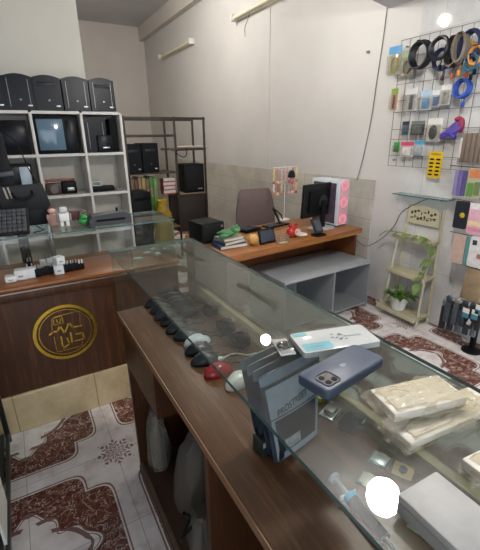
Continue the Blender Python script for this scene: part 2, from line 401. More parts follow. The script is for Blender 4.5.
# emblem
em = []
def E6(x, y): q = onY(20+x/6, 290+y/6, CY0); return (q.x, q.z)
cx, cz = E6(276, 250); ro = (E6(470, 232)[0]-E6(80, 268)[0])/2
def ringm(r, w, dep, nm):
    b = MB(); R = []
    for k in range(72):
        a = 2*PI*k/72; c, s = math.cos(a), math.sin(a)
        R.append(b.ring([(cx+(r-w)*c, CY0-.0005, cz+(r-w)*s), (cx+(r-w)*c, CY0-dep, cz+(r-w)*s), (cx+r*c, CY0-dep, cz+r*s), (cx+r*c, CY0-.0005, cz+r*s)]))
    b.skin(R, loop=True); return b.build(nm, GOLD, lc)
ringm(ro, ro*.105, .008, 'emblem_ring'); ringm(ro*.83, ro*.025, .004, 'emblem_inner_ring')
def stroke(lists, r, nm):
    b = MB()
    for L in lists:
        P = [Vector((E6(*q)[0], CY0-.003, E6(*q)[1])) for q in L]
        for a, c in zip(P, P[1:]):
            d = (c-a).normalized(); n = Vector((-d.z, 0, d.x))*r; a2, c2 = a-d*r*.6, c+d*r*.6
            A = [a2-n, a2+n, c2+n, c2-n]
            b.skin([b.ring([v+Vector((0, .0025, 0)) for v in A]), b.ring([v-Vector((0, .002, 0)) for v in A])])
    return b.build(nm, GOLD, lc, False)
stroke([[(200, 162), (340, 126), (352, 132), (358, 150), (360, 200)], [(190, 172), (192, 240)], [(203, 278), (220, 360), (230, 370), (365, 333), (376, 322), (372, 305)],
        [(197, 168), (248, 153), (260, 195), (204, 208), (197, 168)]], ro*.011, 'emblem_frame_lines')
stroke([[(178, 268), (196, 250), (226, 246), (238, 212), (268, 258), (292, 192), (316, 222), (368, 210)]], ro*.03, 'emblem_pulse_line')
for L in ([(335, 262), (374, 254), (386, 290), (330, 303)], [(302, 254), (312, 310)], [(283, 286), (296, 318), (262, 348)], [(246, 278), (256, 334)]): stroke([L], ro*.028, 'emblem_letter')
stroke([[(220, 176), (223, 193), (243, 188), (240, 172)]], ro*.014, 'emblem_small_mark')

# ------------------------------------------------------------------ white cubby shelf
SY, SD = 4.0, .36; SXs = [-.60, -.19, .217, .630, .985]; SZs = [0, .36, .729, 1.102, 1.474, 1.835]
sh = thing('cubby_shelf', 'tall white open cubby shelf behind the logo counter', 'shelf', (0, 0, 0)); th_ = .024
for x in SXs:
    b = MB(); b.box(x-th_/2, x+th_/2, SY, SY+SD, 0, 1.823, .002); b.build('upright', MEL, sh)
for z in SZs:
    for x0, x1 in zip(SXs, SXs[1:]):
        b = MB(); b.box(x0+th_/2, x1-th_/2, SY+.002, SY+SD-.012, max(z-th_, .001), max(z, .024)); b.build('shelf_board', MEL, sh)
b = MB(); b.box(SXs[0], SXs[-1], SY+SD-.01, SY+SD, 0, 1.823); b.build('back_panel', mat('#c4c0b4', .6, var=.05), sh)
def sx(px, py=112, Y=SY): return onY(px, py, Y).x

def tower(label, loc, w, h, d, arch=.02, group=None, rz=0, style=0):
    t = thing('computer_tower', label, 'computer', loc, rz, group)
    n = 10; top = [(-w/2+w*i/n, h-arch*(1-math.sin(PI*i/n))) for i in range(n+1)]
    b = MB(); b.prism([(-w/2, .006)]+top+[(w/2, .006)], .02, d); b.build('case', BLK, t)
    b = MB(); b.prism([(-w/2, .004)]+top+[(w/2, .004)], 0, .0195); fb = b.build('front_bezel', BLKG, t)
    if style in (0, 2):
        b = MB(); b.box(-w*.3, w*.3, -.004, -.0002, h*.70, h*.80, .002); b.build('drive_bay', mat('#1d1f24', .4, spec=.3), fb)
    if style in (1, 2):
        b = MB(); b.box(-w*.36, -w*.345, -.004, -.0002, h*.1, h*.86); b.box(w*.345, w*.36, -.004, -.0002, h*.1, h*.86); b.build('side_strip', mat('#7a8088', .35, .6), fb)
    b = MB(); b.cyl((w*.02, -.004, h*.3), (w*.02, -.0002, h*.3), .008, seg=16); b.build('power_button', mat('#6d7178', .3, .6), fb)
    b = MB(); b.box(w*.24, w*.4, -.003, -.0002, h*.12, h*.16, .001); b.build('badge', PSTEEL, fb)
    b = MB()
    for sx_ in (-1, 1):
        for y in (.04, d-.04): b.cyl((sx_*w*.38, y, 0), (sx_*w*.38, y, .006), .012, seg=10)
    b.build('foot', BLKM, t)
    return t
def arrange(px): return onY(px, 111, SY)
for i, (pc, lab, st) in enumerate([(-7, 'black computer tower on the white shelf top, at the left picture edge', 0), (22.5, 'second black computer tower from the left on the white shelf top', 1), (51, 'middle black computer tower of five on the white shelf top', 0), (79, 'fourth black computer tower from the left on the white shelf top', 1), (105, 'black computer tower with two silver strips at right end of the white shelf top', 2)]):
    p = arrange(pc); tower(lab, (p.x, SY+.02, 1.8355), .219, .285, .33, .022, 'computer towers on top of the white shelf', 0, st)

def cellbox(r, y, name, label, cat, d, m, group=None, bev=.006, extra=None):
    xc, zb, w, h = rectY(*r, y)
    return xc, zb, w, h
def simple(name, label, cat, r, Y, d, floorz, m, extra=(), group=None, bev=.006):
    """box-shaped device standing at depth Y, sized from rectangle r; extra = [(part, x0,x1,z0,z1 (fractions), proud, material)]"""
    xc, zb, w, h = rectY(*r, Y); t = thing(name, label, cat, (xc, Y, floorz), 0, group)
    b = MB(); b.box(-w/2, w/2, 0, d, 0, h, bev); b.build('body', m, t)
    for nm, x0, x1, z0, z1, pr, mm in extra:
        b = MB(); b.box(-w/2+x0*w, -w/2+x1*w, -pr, -.0003, z0*h, z1*h, min(.003, pr/3)); b.build(nm, mm, t)
    return t
z1, z2, z3, z4 = [SZs[i]+.0005 for i in (4, 3, 2, 1)]
SCREEN = mat('#5c7689', .12, var=.15, sc=3)
simple('box_monitor', 'dark box monitor in the top left cubby under the towers', 'monitor', (-3, 117, 28, 152), 4.06, .26, z1, BLK, [('screen', .1, .9, .2, .85, .004, BLKG)])
simple('box_monitor', 'black monitor with blue grey screen in the top middle cubby', 'monitor', (35.5, 114.5, 78, 152), 4.04, .26, z1, BLK, [('screen', .05, .66, .1, .93, .004, SCREEN), ('control_panel', .72, .95, .08, .9, .003, BLKG)])
tw = tower('blue grey computer tower inside the top right cubby', (onY(95, 150, 4.08).x+.03, 4.08, z1), .19, .315, .25, .004, None, 0, 1)
simple('black_hard_drive_case', 'small black drive case in the top right cubby', 'drive case', (98, 132, 112, 149), 4.03, .045, z1, BLKG, [('label_strip', .3, .8, .25, .32, .002, PSTEEL)])
simple('dark_speaker', 'narrow black speaker at the right side of the top right cubby', 'speaker', (110, 117, 117.5, 150), 4.12, .2, z1, BLK, [('grille', .1, .9, .08, .92, .003, BLKM)])
simple('flat_monitor', 'flat black monitor in the second row cubby behind the bag', 'monitor', (-2, 159, 33, 193), 4.06, .12, z2, BLK, [('screen', .05, .62, .08, .92, .004, BLKG), ('screen', .63, .95, .08, .92, .004, mat('#a9bcc8', .2, var=.05))])
# radio
r = thing('portable_radio', 'black and red portable radio in the middle cubby of the second row', 'radio', (onY(63, 195, 4.08).x, 4.08, z2))
b = MB(); b.box(-.13, .0, 0, .1, 0, .105, .01); b.build('body', mat('#35211f', .4), r)
b = MB(); b.cyl((-.065, -.006, .05), (-.065, -.0003, .05), .035, seg=20); b.build('speaker_cone', mat('#6a6260', .4), r)
b = MB(); b.box(-.13, .13, .03, .06, .12, .14, .006); b.box(-.12, -.105, .035, .055, .1055, .1195); b.build('carry_handle', mat('#8a4a40', .4), r)
b = MB(); b.box(.004, .135, 0, .1, 0, .115, .01); b.build('cassette_deck', BLK, r)
b = MB(); b.box(.05, .11, -.004, -.0003, .03, .06, .001); b.build('window', PSTEEL, r)
r = thing('card_reader', 'small pale device on black box in the right cubby of second row', 'device', (onY(98.5, 190, 4.06).x, 4.06, z2))
b = MB(); b.box(-.055, .055, 0, .09, 0, .055, .005); b.build('lower_box', BLK, r)
b = MB(); b.box(-.05, .045, .01, .08, .0555, .105, .005); b.build('upper_box', mat('#b9bdb6', .4), r)
b = MB(); b.box(-.04, .03, .006, .0097, .065, .095); b.build('display', mat('#5b6a66', .2), r)
r = thing('network_router', 'flat black router at the right of the small pale device', 'router', (onY(109, 189, 4.07).x, 4.07, z2))
b = MB(); b.box(-.08, .06, 0, .1, 0, .05, .01); b.build('body', BLK, r)
b = MB(); b.cyl((-.05, .09, .05), (-.055, .09, .1), .005, seg=8); b.build('antenna', BLK, r)
r = thing('computer_mouse', 'grey computer mouse at the right end of the second row cubby', 'mouse', (onY(120, 189, 4.04).x, 4.04, z2))
b = MB(); b.ell((0, .03, .012), (.04, .03, .018)); b.build('shell', GREY, r)
b = MB(); b.cyl((-.004, .004, .024), (.004, .004, .024), .006, seg=10); b.build('scroll_wheel', BLK, r)
# ------------------------------------------------------------------ things on the logo counter
def charger(label, px, py, w, h, m, prongs=True, z=CZ1, group='charger adapters along the logo counter edge', dy=0, pm=None):
    p = onZ(px, py, z); t = thing('charger_adapter', label, 'charger', (p.x, p.y+w/2+dy, z+.0005), random.uniform(-.1, .1), group)
    b = MB(); b.box(-w/2, w/2, -w/2, w/2, 0, h, .005, 3); b.build('body', m, t)
    if prongs:
        for s in (-1, 1):
            b = MB(); b.cyl((s*w*.22, 0, h), (s*w*.22, 0, h+.022), .004, seg=10); b.build('prong', pm or PSTEEL, t)
    else:
        b = MB(); b.box(-w*.2, w*.2, -w/2-.001, -w/2+.001, h*.35, h*.5); b.build('port', GREY, t)
    return t
OFFW = mat('#cdd0cf', .4, var=.05)
charger('short white adapter cube at the left end of the row', 11.5, 283, .052, .034, OFFW, False)
charger('white adapter cube, second from left in the row', 22, 280.5, .058, .055, OFFW, False)
charger('white adapter cube with prongs, third from left in row', 32, 278.5, .054, .055, OFFW)
for i, (px, py, lab) in enumerate([(39, 277.5, 'black adapter just right of the white cubes'), (43.5, 276, 'second black adapter from the white cubes'), (48, 275, 'third black adapter from the white cubes'), (53, 274, 'black adapter touching the stacked white adapters')]):
    charger(lab, px, py, .03, .048-.006*(i % 2), BLK)
w1 = charger('white adapter with plug mark under another white adapter', 60, 275, .05, .055, OFFW, False)
w2 = tag(charger('white adapter lying on top of a white one', 60, 275, .05, .045, OFFW, False), 'white adapter lying on top of a white one', 'charger', 'charger adapters along the logo counter edge'); w2.location = w1.location+Vector((0.008, 0, .0555)); w2.rotation_euler = (0, 0, .4)
for px, py, lab in [(67, 272.5, 'black adapter just right of the stacked white pair'), (71, 271.5, 'black adapter second right of the stacked white pair'), (76, 270.5, 'black adapter beside the last black and white one')]:
    charger(lab, px, py, .034, .042, BLK)
charger('black adapter with white back at the right end of the row', 82, 269.5, .034, .034, BLK, True, pm=WHITE)
for i, (px, py, lab) in enumerate([(31, 270, 'white adapter with tall prongs in the back row, leftmost'), (44, 268, 'white adapter in back row behind the black ones'), (51, 266.5, 'white adapter in back row next to chrome post')]):
    charger(lab, px, py, .032, .04, BLK if i == 0 else OFFW, True, dy=.03).__setitem__('label', lab.replace('white', 'black') if i == 0 else lab)
# keyboard on the glass
p = onZ(14, 233, VZ); kb = thing('computer_keyboard', 'black keyboard lying on the glass of the logo counter', 'keyboard', (p.x-.04, 2.245, VZ+.0005), math.radians(-6))
KT = Matrix.Translation((0, .0, .002)) @ Matrix.Rotation(math.radians(38), 4, 'X') @ Matrix.Translation((0, .085, 0))
b = MB(); b.box(-.2, .115, -.085, .09, 0, .018, .006, M=KT); kbb = b.build('base', BLKM, kb)
b = MB()
for r_ in range(6):
    for c_ in range(13): b.box(-.19+c_*.0228, -.19+c_*.0228+.0195, -.075+r_*.0265, -.075+r_*.0265+.0215, .0182, .026, .002, 1, M=KT)
b.build('keys', mat('#4a4d50', .35, var=.25, sc=50), kbb)
b = MB(); b.box(-.16, -.14, .10, .115, 0, .075, .003); b.box(.06, .08, .10, .115, 0, .075, .003); b.build('rear_prop', BLK, kb)
b = MB(); b.tube(spline([(.1, .13, .09), (.14, .13, .02), (.17, .08, .005), (.13, .02, .005)]), .003, 6); b.build('cable', BLK, kb)
# bag
p = onZ(36, 225, VZ); bg = thing('laptop_bag', 'black handbag with grey stripes standing on the logo counter glass', 'bag', (p.x-.015, p.y+.02, VZ+.001), math.radians(6))
zt = onY(30, 184, p.y+.06).z-VZ
def bagf(u, v): return None
SHB = Matrix(((1, 0, -.16, 0), (0, 1, .03, 0), (0, 0, 1, 0), (0, 0, 0, 1)))
b = MB(); R = []
for k, (w, d) in enumerate([(.120, .03), (.128, .045), (.128, .042), (.126, .032), (.122, .016)]):
    z = zt*k/4; R.append(b.ring([SHB @ Vector((w*math.copysign(abs(math.cos(a))**.16, math.cos(a)), d*math.copysign(abs(math.sin(a))**.4, math.sin(a)), z)) for a in [2*PI*i/32 for i in range(32)]]))
b.skin(R); bb = b.build('bag_body', mat('#16181b', .65, var=.2, bmp=.15, sc=70, spec=.25), bg)
b = MB(); b.box(-.121, .119, -.0495, -.0455, zt*.42, zt*1.0, .0015, 2, SHB); b.build('front_flap', mat('#1b1d20', .6, var=.15, bmp=.1, sc=70, spec=.25), bg)
b = MB(); b.tube([SHB @ Vector(q) for q in spline([(-.045, -.05, zt*.84), (-.04, -.07, zt*.74), (.0, -.075, zt*.70), (.045, -.07, zt*.76), (.055, -.05, zt*.86)])], .008, 8); b.build('handle', BLK, bg)
b = MB()
for x in (-.08, -.06): b.box(x, x+.009, -.0508, -.0497, zt*.72, zt*.99, M=SHB)
b.build('stripe', mat('#8d8574', .5), bb)
# monitor seen edge-on (post)
p = onZ(14, 218, VZ); mo = thing('display_pole', 'tall black pole with cable rising behind the bag', 'pole', (onY(15, 200, 2.515).x, 2.515, VZ+.0005))
b = MB(); b.box(-.05, .05, -.02, .025, 0, .012, .003); b.build('foot_plate', BLK, mo)
zt2 = onY(9, 132, 2.5).z-VZ
M_ = Matrix.Rotation(math.radians(-3), 4, 'Y')
b = MB(); b.box(-.032, .028, -.015, .015, .01, zt2, .006, M=M_); b.build('post', BLK, mo)
b = MB(); b.box(-.038, .034, -.022, .02, zt2*.55, zt2*.6, .003, M=M_); b.build('clamp', DGREY, mo)
b = MB(); b.tube(spline([(-.0, 0, zt2), (.06, .0, zt2*.9), (.1, .01, zt2*.6), (.14, .02, zt2*.35)]), .003, 6); b.build('cable', BLK, mo)

# toys and a scanner standing on the logo counter glass
VT = VZ+.0006
def onglass(name, label, cat, px, py, sc=1, rz=0, dy=0):
    p = onZ(px, py, VT); t = thing(name, label, cat, (p.x, p.y+dy, VT), rz); t.scale = (sc,)*3; return t
t = onglass('toy_figurine', 'small pink doll on the logo counter glass beside the black bag', 'toy', 54.5, 226, .8, 0, .03)
b = MB(); b.lathe([(.03, 0), (.034, .03), (.026, .07), (.012, .085)], seg=16); b.ell((.03, 0, .055), (.009, .009, .025), 10, 6); b.ell((-.03, 0, .055), (.009, .009, .025), 10, 6); b.build('body', mat('#c79a8c', .5), t)
b = MB(); b.ell((0, 0, .105), (.026, .026, .026)); hd = b.build('head', mat('#d8b09c', .5), t)
b = MB(); b.ell((0, .006, .118), (.028, .026, .02)); b.build('hair', mat('#4a2f28', .6), hd)
r = onglass('toy_robot', 'white toy robot beside the pink doll on the logo counter glass', 'toy', 66, 227, .75, 0, .01)
b = MB(); b.box(-.035, .035, 0, .05, .04, .1, .008); b.build('torso', WHITE, r)
b = MB(); b.box(-.028, .028, .004, .046, .102, .145, .01); b.build('head', mat('#b8bcc0', .4), r)
for s_ in (-1, 1):
    b = MB(); b.box(s_*.02-.012, s_*.02+.012, .01, .04, 0, .0395, .004); b.build('leg', WHITE, r)
    b = MB(); b.box(s_*.045-.008, s_*.045+.008, .015, .035, .035, .095, .005); b.build('arm', GREY, r)
r = onglass('gift_box', 'small dark red box behind the green toy on the counter glass', 'box', 79, 219, 1, .1, .0)
b = MB(); b.box(-.045, .045, -.02, .035, 0, .05, .004); b.build('carton', mat('#4f1f22', .5), r)
b = MB(); b.box(-.008, .008, -.0225, -.0203, 0, .05); b.build('ribbon', mat('#2c1415', .5), r)
r = onglass('toy_frog', 'bright green toy on the counter glass near the red box', 'toy', 84.5, 225.5, .75, 0, .0); GRN = mat('#2f8a45', .45)
b = MB(); b.ell((0, .02, .03), (.035, .03, .03)); b.build('body', GRN, r)
b = MB(); b.ell((0, .0, .065), (.028, .025, .022)); b.ell((-.015, -.002, .088), (.009, .009, .009), 10, 6); b.ell((.015, -.002, .088), (.009, .009, .009), 10, 6); b.build('head', GRN, r)
r = onglass('document_scanner', 'long dark scanner lying on the right of the logo counter glass', 'scanner', 112, 225, .8, 0, .01)
b = MB(); b.prism([(-.145, 0), (.145, 0), (.145, .06), (.10, .085), (-.12, .07), (-.145, .04)], 0, .12); bd = b.build('body', mat('#34373a', .45), r)
b = MB(); b.box(-.1, .1, -.004, -.0003, .03, .045); b.build('slot', BLK, bd)
b = MB(); b.cyl((.06, .06, .085), (.06, .06, .11), .008, seg=10); b.build('knob', BLK, bd)

# blister packs inside the logo counter end, seen through the near glass
for i, (px, py) in enumerate([(138, 259), (147, 254), (153, 251), (158, 256), (166, 252), (172, 249), (163, 247)]):
    p = onZ(px, py, CZ1); t = thing('foil_sachet', 'small clear foil sachet lying on the right end of the logo counter', 'sachet', (p.x, min(max(p.y, 2.23), 2.5), CZ1+.001+.004*i), .5*i, 'foil sachets on the logo counter')
    b = MB(); b.grid(6, 5, lambda u, v: Vector(((u-.5)*.075, (v-.5)*.05, .003*math.sin(u*9+i)*math.cos(v*8)+.003))); b.build('film', mat('#aebdbb', .25, .3, var=.2, sc=40), t)
    b = MB(); b.box(-.02, .02, -.012, .012, .0072, .0095, .001); b.build('insert', mat('#d5dcda', .4), t)

# ------------------------------------------------------------------ metal display rack at the left edge
rk = thing('metal_display_rack', 'dark metal display rack at the left picture edge on the floor', 'rack', (-.275, .975, 0)); RH = .93
for y in (0, 1.17):
    for x in (-.3, -.025):
        b = MB(); b.box(x, x+.025, y, y+.025, 0, RH, .002); b.build('post', mat('#2c2f30', .4, .5), rk)
for z in (.06, .32, .58, .83):
    b = MB(); b.box(-.272, -.026, .03, 1.165, z, z+.012); b.build('shelf_plate', mat('#3b3e3d', .45, .4), rk)
for z in (.04, .30, .56, .905):
    b = MB(); b.box(-.02, -.002, .026, 1.169, z, z+.02, .002); b.build('side_rail', mat('#4c5050', .4, .5), rk)
b = MB(); b.box(-.012, -.002, .40, .62, .12, .26); b.build('price_card', WHITE, rk)
for i, (y, z, lab) in enumerate([(.2, .333, 'black boxed item on the middle plate of the left rack, nearer one'), (.7, .333, 'black boxed item on the middle plate of the left rack, farther one'), (.45, .593, 'black boxed item on the upper plate of the left rack')]):
    t = thing('product_box', lab, 'box', (-.15+rk.location.x, 1+y, z+.0005), 0, 'boxes on the left rack')
    b = MB(); b.box(-.08, .08, -.12, .12, 0, .16, .004); b.build('carton', BLK, t)
    b = MB(); b.box(.0803, .082, -.08, .08, .03, .1); b.build('print', mat('#4d5458', .4), t)

# ------------------------------------------------------------------ bags in the open cabinet
def plasticbag(label, loc, rx, ry, h, m, seed, name='plastic_bag', cat='bag', lean=0):
    rnd = random.Random(seed); ph = [rnd.uniform(0, 6) for _ in range(6)]
    t = thing(name, label, cat, loc); b = MB(); R = []
    prof = [(.75, 0), (1, .12), (1.02, .35), (.92, .6), (.75, .8), (.42, .92), (.5, 1.0)]
    for k, (q, z) in enumerate(prof):
        R.append(b.ring([(rx*q*(1+.12*math.sin(5*a+ph[k % 6]+k*.8)+.09*math.sin(8*a+k*1.7+ph[0]))*math.cos(a)+lean*z, ry*q*(1+.10*math.sin(5*a+ph[k % 6]+1)+.05*math.sin(9*a-k))*math.sin(a), h*z+.012*math.sin(3*a+k)*(1 if k else 0)) for a in [2*PI*i/30 for i in range(30)]]))
    b.skin(R); b.build('film', m, t); return t
q_ = onZ(152, 463, .063)
t = plasticbag('clear plastic bag with blue capped bottle in the counter cabinet', (q_.x+.03, min(q_.y+.02, 1.495), .0635), .052, .055, .35, MILKY, 3)
b = MB(); b.lathe([(.032, .01), (.035, .03), (.035, .2), (.014, .25), (.014, .31)], seg=18); bo = b.build('bottle', mat('#a9a79f', .3), t)
b = MB(); b.lathe([(.017, .311), (.018, .345), (.015, .355)], seg=16); b.build('bottle_cap', mat('#2b4f9c', .4), bo)
MILK2 = glass('grey_plastic_bag', '#d9d6cf', .62, '#7b776f', .25)
q_ = onZ(184, 520, .063)
t = plasticbag('crumpled grey plastic bag leaning in the middle cabinet bay', (q_.x+.09, q_.y+.04, .0635), .105, .12, .40, MILK2, 5, lean=.03)
b = MB(); b.box(-.055, .055, -.07, .07, .01, .24, .01); b.build('contents', mat('#2b2c2e', .6), t)
q_ = onZ(192, 548, .063)
t = plasticbag('low grey plastic bag with dark cable in the middle cabinet bay', (q_.x+.03, q_.y-.05, .0635), .055, .065, .24, MILK2, 9)
b = MB(); b.tube(spline([(-.02, 0, .2), (-.07, .0, .16), (-.075, .03, .1), (-.03, .05, .16), (-.06, .02, .24)]), .006, 8); b.build('cable', BLK, t)

# ------------------------------------------------------------------ inside the glass case
DZ = .8935
def mouse(label, loc, rz, shell, group='computer mice in the glass case', first=[]):
    if not first:
        t = thing('computer_mouse', label, 'mouse', loc, rz, group)
        def f(v):
            k = 1+.12*math.sin(v.x*40); z = max(v.z, 0.0)
            return Vector((v.x, v.y*k, z*(1-.25*(v.x/.05 if v.x > 0 else 0))))
        b = MB(); b.ell((0, 0, .004), (.053, .032, .034), 22, 12, f=f); b.build('shell', shell, t)
        b = MB(); b.cyl((.026, -.0035, .026), (.026, .0035, .026), .008, seg=14); b.build('scroll_wheel', mat('#2a2c30', .5), t)
        b = MB(); b.box(.004, .049, -.0008, .0008, .0215, .0245, M=Matrix.Rotation(math.radians(0), 4, 'Y')); b.build('button_seam', BLKM, t)
        b = MB(); b.tube(spline([(.052, 0, .008), (.075, .01, .004), (.10, -.012, .003), (.13, .01, .003)]), .002, 6); b.build('cable', BLK, t)
        first.append(t); return t
    return dup(first[0], loc, label, rz, recolor={'shell': shell})
DK = [mat('#14171a', .3, var=.15, spec=.3), mat('#181c20', .3, var=.1, spec=.3), mat('#1e2327', .3, spec=.3)]
def O4(x, y): return (140+x/4, 280+y/4)
names = ['at the far end of the near edge row', 'second from the far end of the near edge row', 'third from the far end of the near edge row', 'fourth from the far end of the near edge row', 'fifth from the far end of the near edge row', 'just behind the white and black one', None, 'just in front of the white and black one', 'just behind the red one']
for i, (x, y) in enumerate([(62, 88), (84, 112), (104, 136), (130, 160), (152, 188), (188, 216), (228, 240), (235, 272), (262, 312)]):
    p = onZ(*O4(x, y), DZ+.015)
    mouse('white topped black computer mouse in the near edge row of the glass case' if names[i] is None else 'dark computer mouse '+names[i], (max(p.x, .352), p.y, DZ+.0005), random.uniform(-.12, .12), mat('#b9bfc4', .3) if i == 6 else DK[i % 3])
p = onZ(*O4(312, 356), DZ+.015); mouse('red computer mouse in the glass case', (p.x, p.y, DZ+.0005), .15, mat('#8c1c22', .25))
p = onZ(*O4(395, 395), DZ+.015); mouse('white computer mouse at the near end of the row in the glass case', (p.x, p.y, DZ+.0005), .35, mat('#d6d6d2', .3))
for x, y, lab in [(195, 52, 'dark computer mouse in the back corner of the glass case'), (218, 82, 'dark computer mouse in the second row of the glass case, middle'), (258, 108, 'dark computer mouse in the second row of the glass case, nearest'), (150, 82, 'dark computer mouse lying between the two mouse rows')]:
    p = onZ(*O4(x, y), DZ+.015); mouse(lab, (min(p.x, .54), p.y, DZ+.0005), random.uniform(-.3, .3), DK[1])
def cablebundle(label, px, py, s, m, seed, z=DZ, group='cable bundles in the glass case'):
    rnd = random.Random(seed); p = onZ(px, py, z)
    t = thing('cable_bundle', label, 'cable', (p.x, p.y, z+.004), rnd.uniform(0, 3), group)
    b = MB()
    for k in range(5):
        pts = []
        for i in range(24):
            a = 2*PI*i/24; w = s*(1+rnd.uniform(-.08, .08)); pts.append((w*math.cos(a), .45*w*math.sin(a)+.004*k-.008, .004+.0045*k+.002*math.sin(3*a+k)))
        b.tube(pts, .0028, 6, loop=True)
    b.build('coil', m, t)
    b = MB(); b.box(-.008, .008, -.02-s*.4, .02+s*.4, -.001, .032, .004); b.build('tie', BLKM, t)
    b = MB(); b.box(s, s+.03, -.008, .008, .0, .012, .002); b.build('plug', PSTEEL if seed % 2 else BLK, t)
    return t
cablebundle('coiled black cable in the glass case behind the mice', *O4(290, 130), .05, BLK, 1)
cablebundle('coiled black cable with metal plug in the middle of the glass case', *O4(345, 200), .05, BLK, 3)
cablebundle('coiled black cable near the back ledge of the glass case', *O4(400, 255), .045, BLK, 4)
cablebundle('coiled black cable at the far end of the glass case', *O4(130, 60), .04, BLK, 6)
p = onZ(*O4(360, 312), DZ); t = thing('wired_earphones', 'thin white wired earphones between the mice and the dark pouches', 'earphones', (p.x, p.y, DZ+.001))
b = MB(); b.tube(spline([(-.03, 0, .004), (0, .012, .003), (.03, .008, .003), (.06, -.02, .003), (.09, -.025, .003), (.07, -.05, .003)]), .0022, 6); b.build('cord', WHITE, t)
b = MB(); b.ell((-.038, 0, .008), (.014, .009, .008)); b.build('earbud', WHITE, t)

# black pouch standing on the deck
p = onZ(277, 466, DZ); q = onZ(318, 436, DZ); ang = math.atan2(q.y-p.y, q.x-p.x); W = (q-p).length
ht = .25; W = .152
POUCH = mat('#343b45', .3, var=.4, sc=16)
def pf(u, v, s):
    bul = math.sin(PI*min(max(u, 0), 1))**.28*(1-v**3)*.010+.0012
    return Vector((u*W-.05*v*(1-.75*u), .011+s*bul, v*ht))
lab = ['grey blue product pouch with slanted lettering, frontmost of the row in the glass case', 'dark product pouch right behind the lettered pouch', 'third dark product pouch from the front of the row', 'rearmost dark product pouch of the row in the glass case']
for k in range(4):
    off = Vector((-math.sin(ang), math.cos(ang), 0))*(.0245*k)
    pk = thing('product_pouch', lab[k], 'package', (p.x+off.x+.004*k, p.y+off.y, DZ+.001), ang, 'product pouches standing in the glass case')
    b = MB(); RR_ = []
    for q in range(13):
        v = q/12; RR_.append(b.ring([pf(i/14, v, -1) for i in range(15)]+[pf(1-i/14, v, 1) for i in range(1, 14)]))
    b.skin(RR_); bd = b.build('pouch_body', POUCH, pk)
    b = MB(); b.grid(8, 2, lambda u, v: pf(u, .90+.1*v, -1)+Vector((0, -.001, 0))); b.build('seal_strip', mat('#6f7c8b', .2, var=.2, sc=20), bd)
    if k: continue
    b = MB(); b.grid(10, 8, lambda u, v: pf(.05+.9*u, .02+.84*v, -1)+Vector((0, -.0009, 0))); b.build('front_print', mat('#86909a', .35, var=.2, sc=14), bd)
    b = MB(); b.grid(10, 8, lambda u, v: pf(.1+.78*u, .1+.40*v, -1)+Vector((0, -.0016, 0))); b.build('product_picture', mat('#23282e', .35, var=.6, sc=22), bd)
    b = MB(); b.grid(6, 4, lambda u, v: pf(.22+.3*u, .12+.12*v, -1)+Vector((0, -.0024, 0))); b.build('picture_highlight', mat('#8d969e', .35, var=.4, sc=40), bd)
    b = MB(); b.grid(10, 2, lambda u, v: pf(.03+.94*u, .52+.012*v, -1)+Vector((0, -.0020, 0))); b.build('rule_line', mat('#1b1f24', .35), bd)
    o = textmesh('PROSTREET', .0195, mat('#0d1014', .4), 'title_lettering', bd, RX90)
    for v_ in o.data.vertices:
        u = .43+.82*v_.co.x/W; vv = .60+(1.35*v_.co.z+.16*v_.co.x)/ht
        w_ = pf(u, vv, -1); v_.co = Vector((w_.x, w_.y-.0024+v_.co.y*.3, w_.z))
    b = MB(); b.box(W*.05, W*.16, .0005, .0012, .008, .035); b.build('corner_mark', mat('#14181d', .4), bd)
t = thing('green_box', 'small dark green box beside the left foot of the pouch row', 'box', (p.x-.018, p.y+.035, DZ+.001), ang, None)
t.scale = (.7, .7, .7); t.location.x += .008
b = MB(); b.box(-.01, .012, 0, .05, 0, .07, .002); b.build('carton', mat('#1e2b27', .4), t)
b = MB(); b.box(-.008, .01, -.0012, -.0003, .04, .06); b.build('print', mat('#9aa39c', .4), t)

# small parts on the deck
def chip(label, px, py, w, rz, base_, lid, lidfrac=.62, h=.004):
    p = onZ(px, py, DZ); t = thing('processor_chip', label, 'chip', (p.x, p.y, DZ+.0005), rz, 'processor chips in the glass case')
    b = MB(); b.box(-w/2, w/2, -w/2, w/2, 0, h*.5, .0004, 1); b.build('substrate', base_, t)
    l = w*lidfrac; b = MB(); b.box(-l/2, l/2, -l/2, l/2, h*.5+.0002, h*1.1, .001); b.build('heat_spreader', lid, t)
    b = MB()
    for s in (-1, 1): b.box(s*l*.5-.001*s, s*(l*.5+.004), -l*.2, l*.2, h*.5+.0002, h*.8)
    b.build('clip', lid, t)
    return t
PCB = mat('#5d6f66', .4); SIL = mat('#b4bab6', .3, .7); 
chip('green grey processor chip with silver lid beside the plastic bags', 380, 460, .043, .3, PCB, SIL, .8)
chip('gold bordered processor chip with dark centre near the white slab', 403, 471, .042, .45, mat('#b59c62', .4), mat('#2c3942', .3), .4)
chip('silver topped processor chip nearest the camera in the glass case', 423, 527, .045, .25, mat('#8a8f80', .4), mat('#b9b8a6', .35, .5), .85)
chip('processor chip next to the bright bulb reflection', 368, 481, .04, .4, PCB, mat('#c0bfa8', .35, .5), .8)
chip('pale blue chip at the near end beside the white slab', 451, 545, .035, .3, mat('#4d6a70', .4), mat('#7f9a9c', .35), .6)
p = onZ(331, 413, DZ); t = thing('socket_bracket', 'silver metal bracket right of the dark pouch in the case', 'bracket', (p.x, p.y, DZ+.0005), .35)
b = MB(); b.box(-.03, .03, -.022, .022, 0, .005, .001); b.build('plate', PSTEEL, t)
b = MB(); b.box(-.02, .015, -.014, .014, .0053, .02, .003); b.build('block', mat('#8f8d85', .4, .5), t)
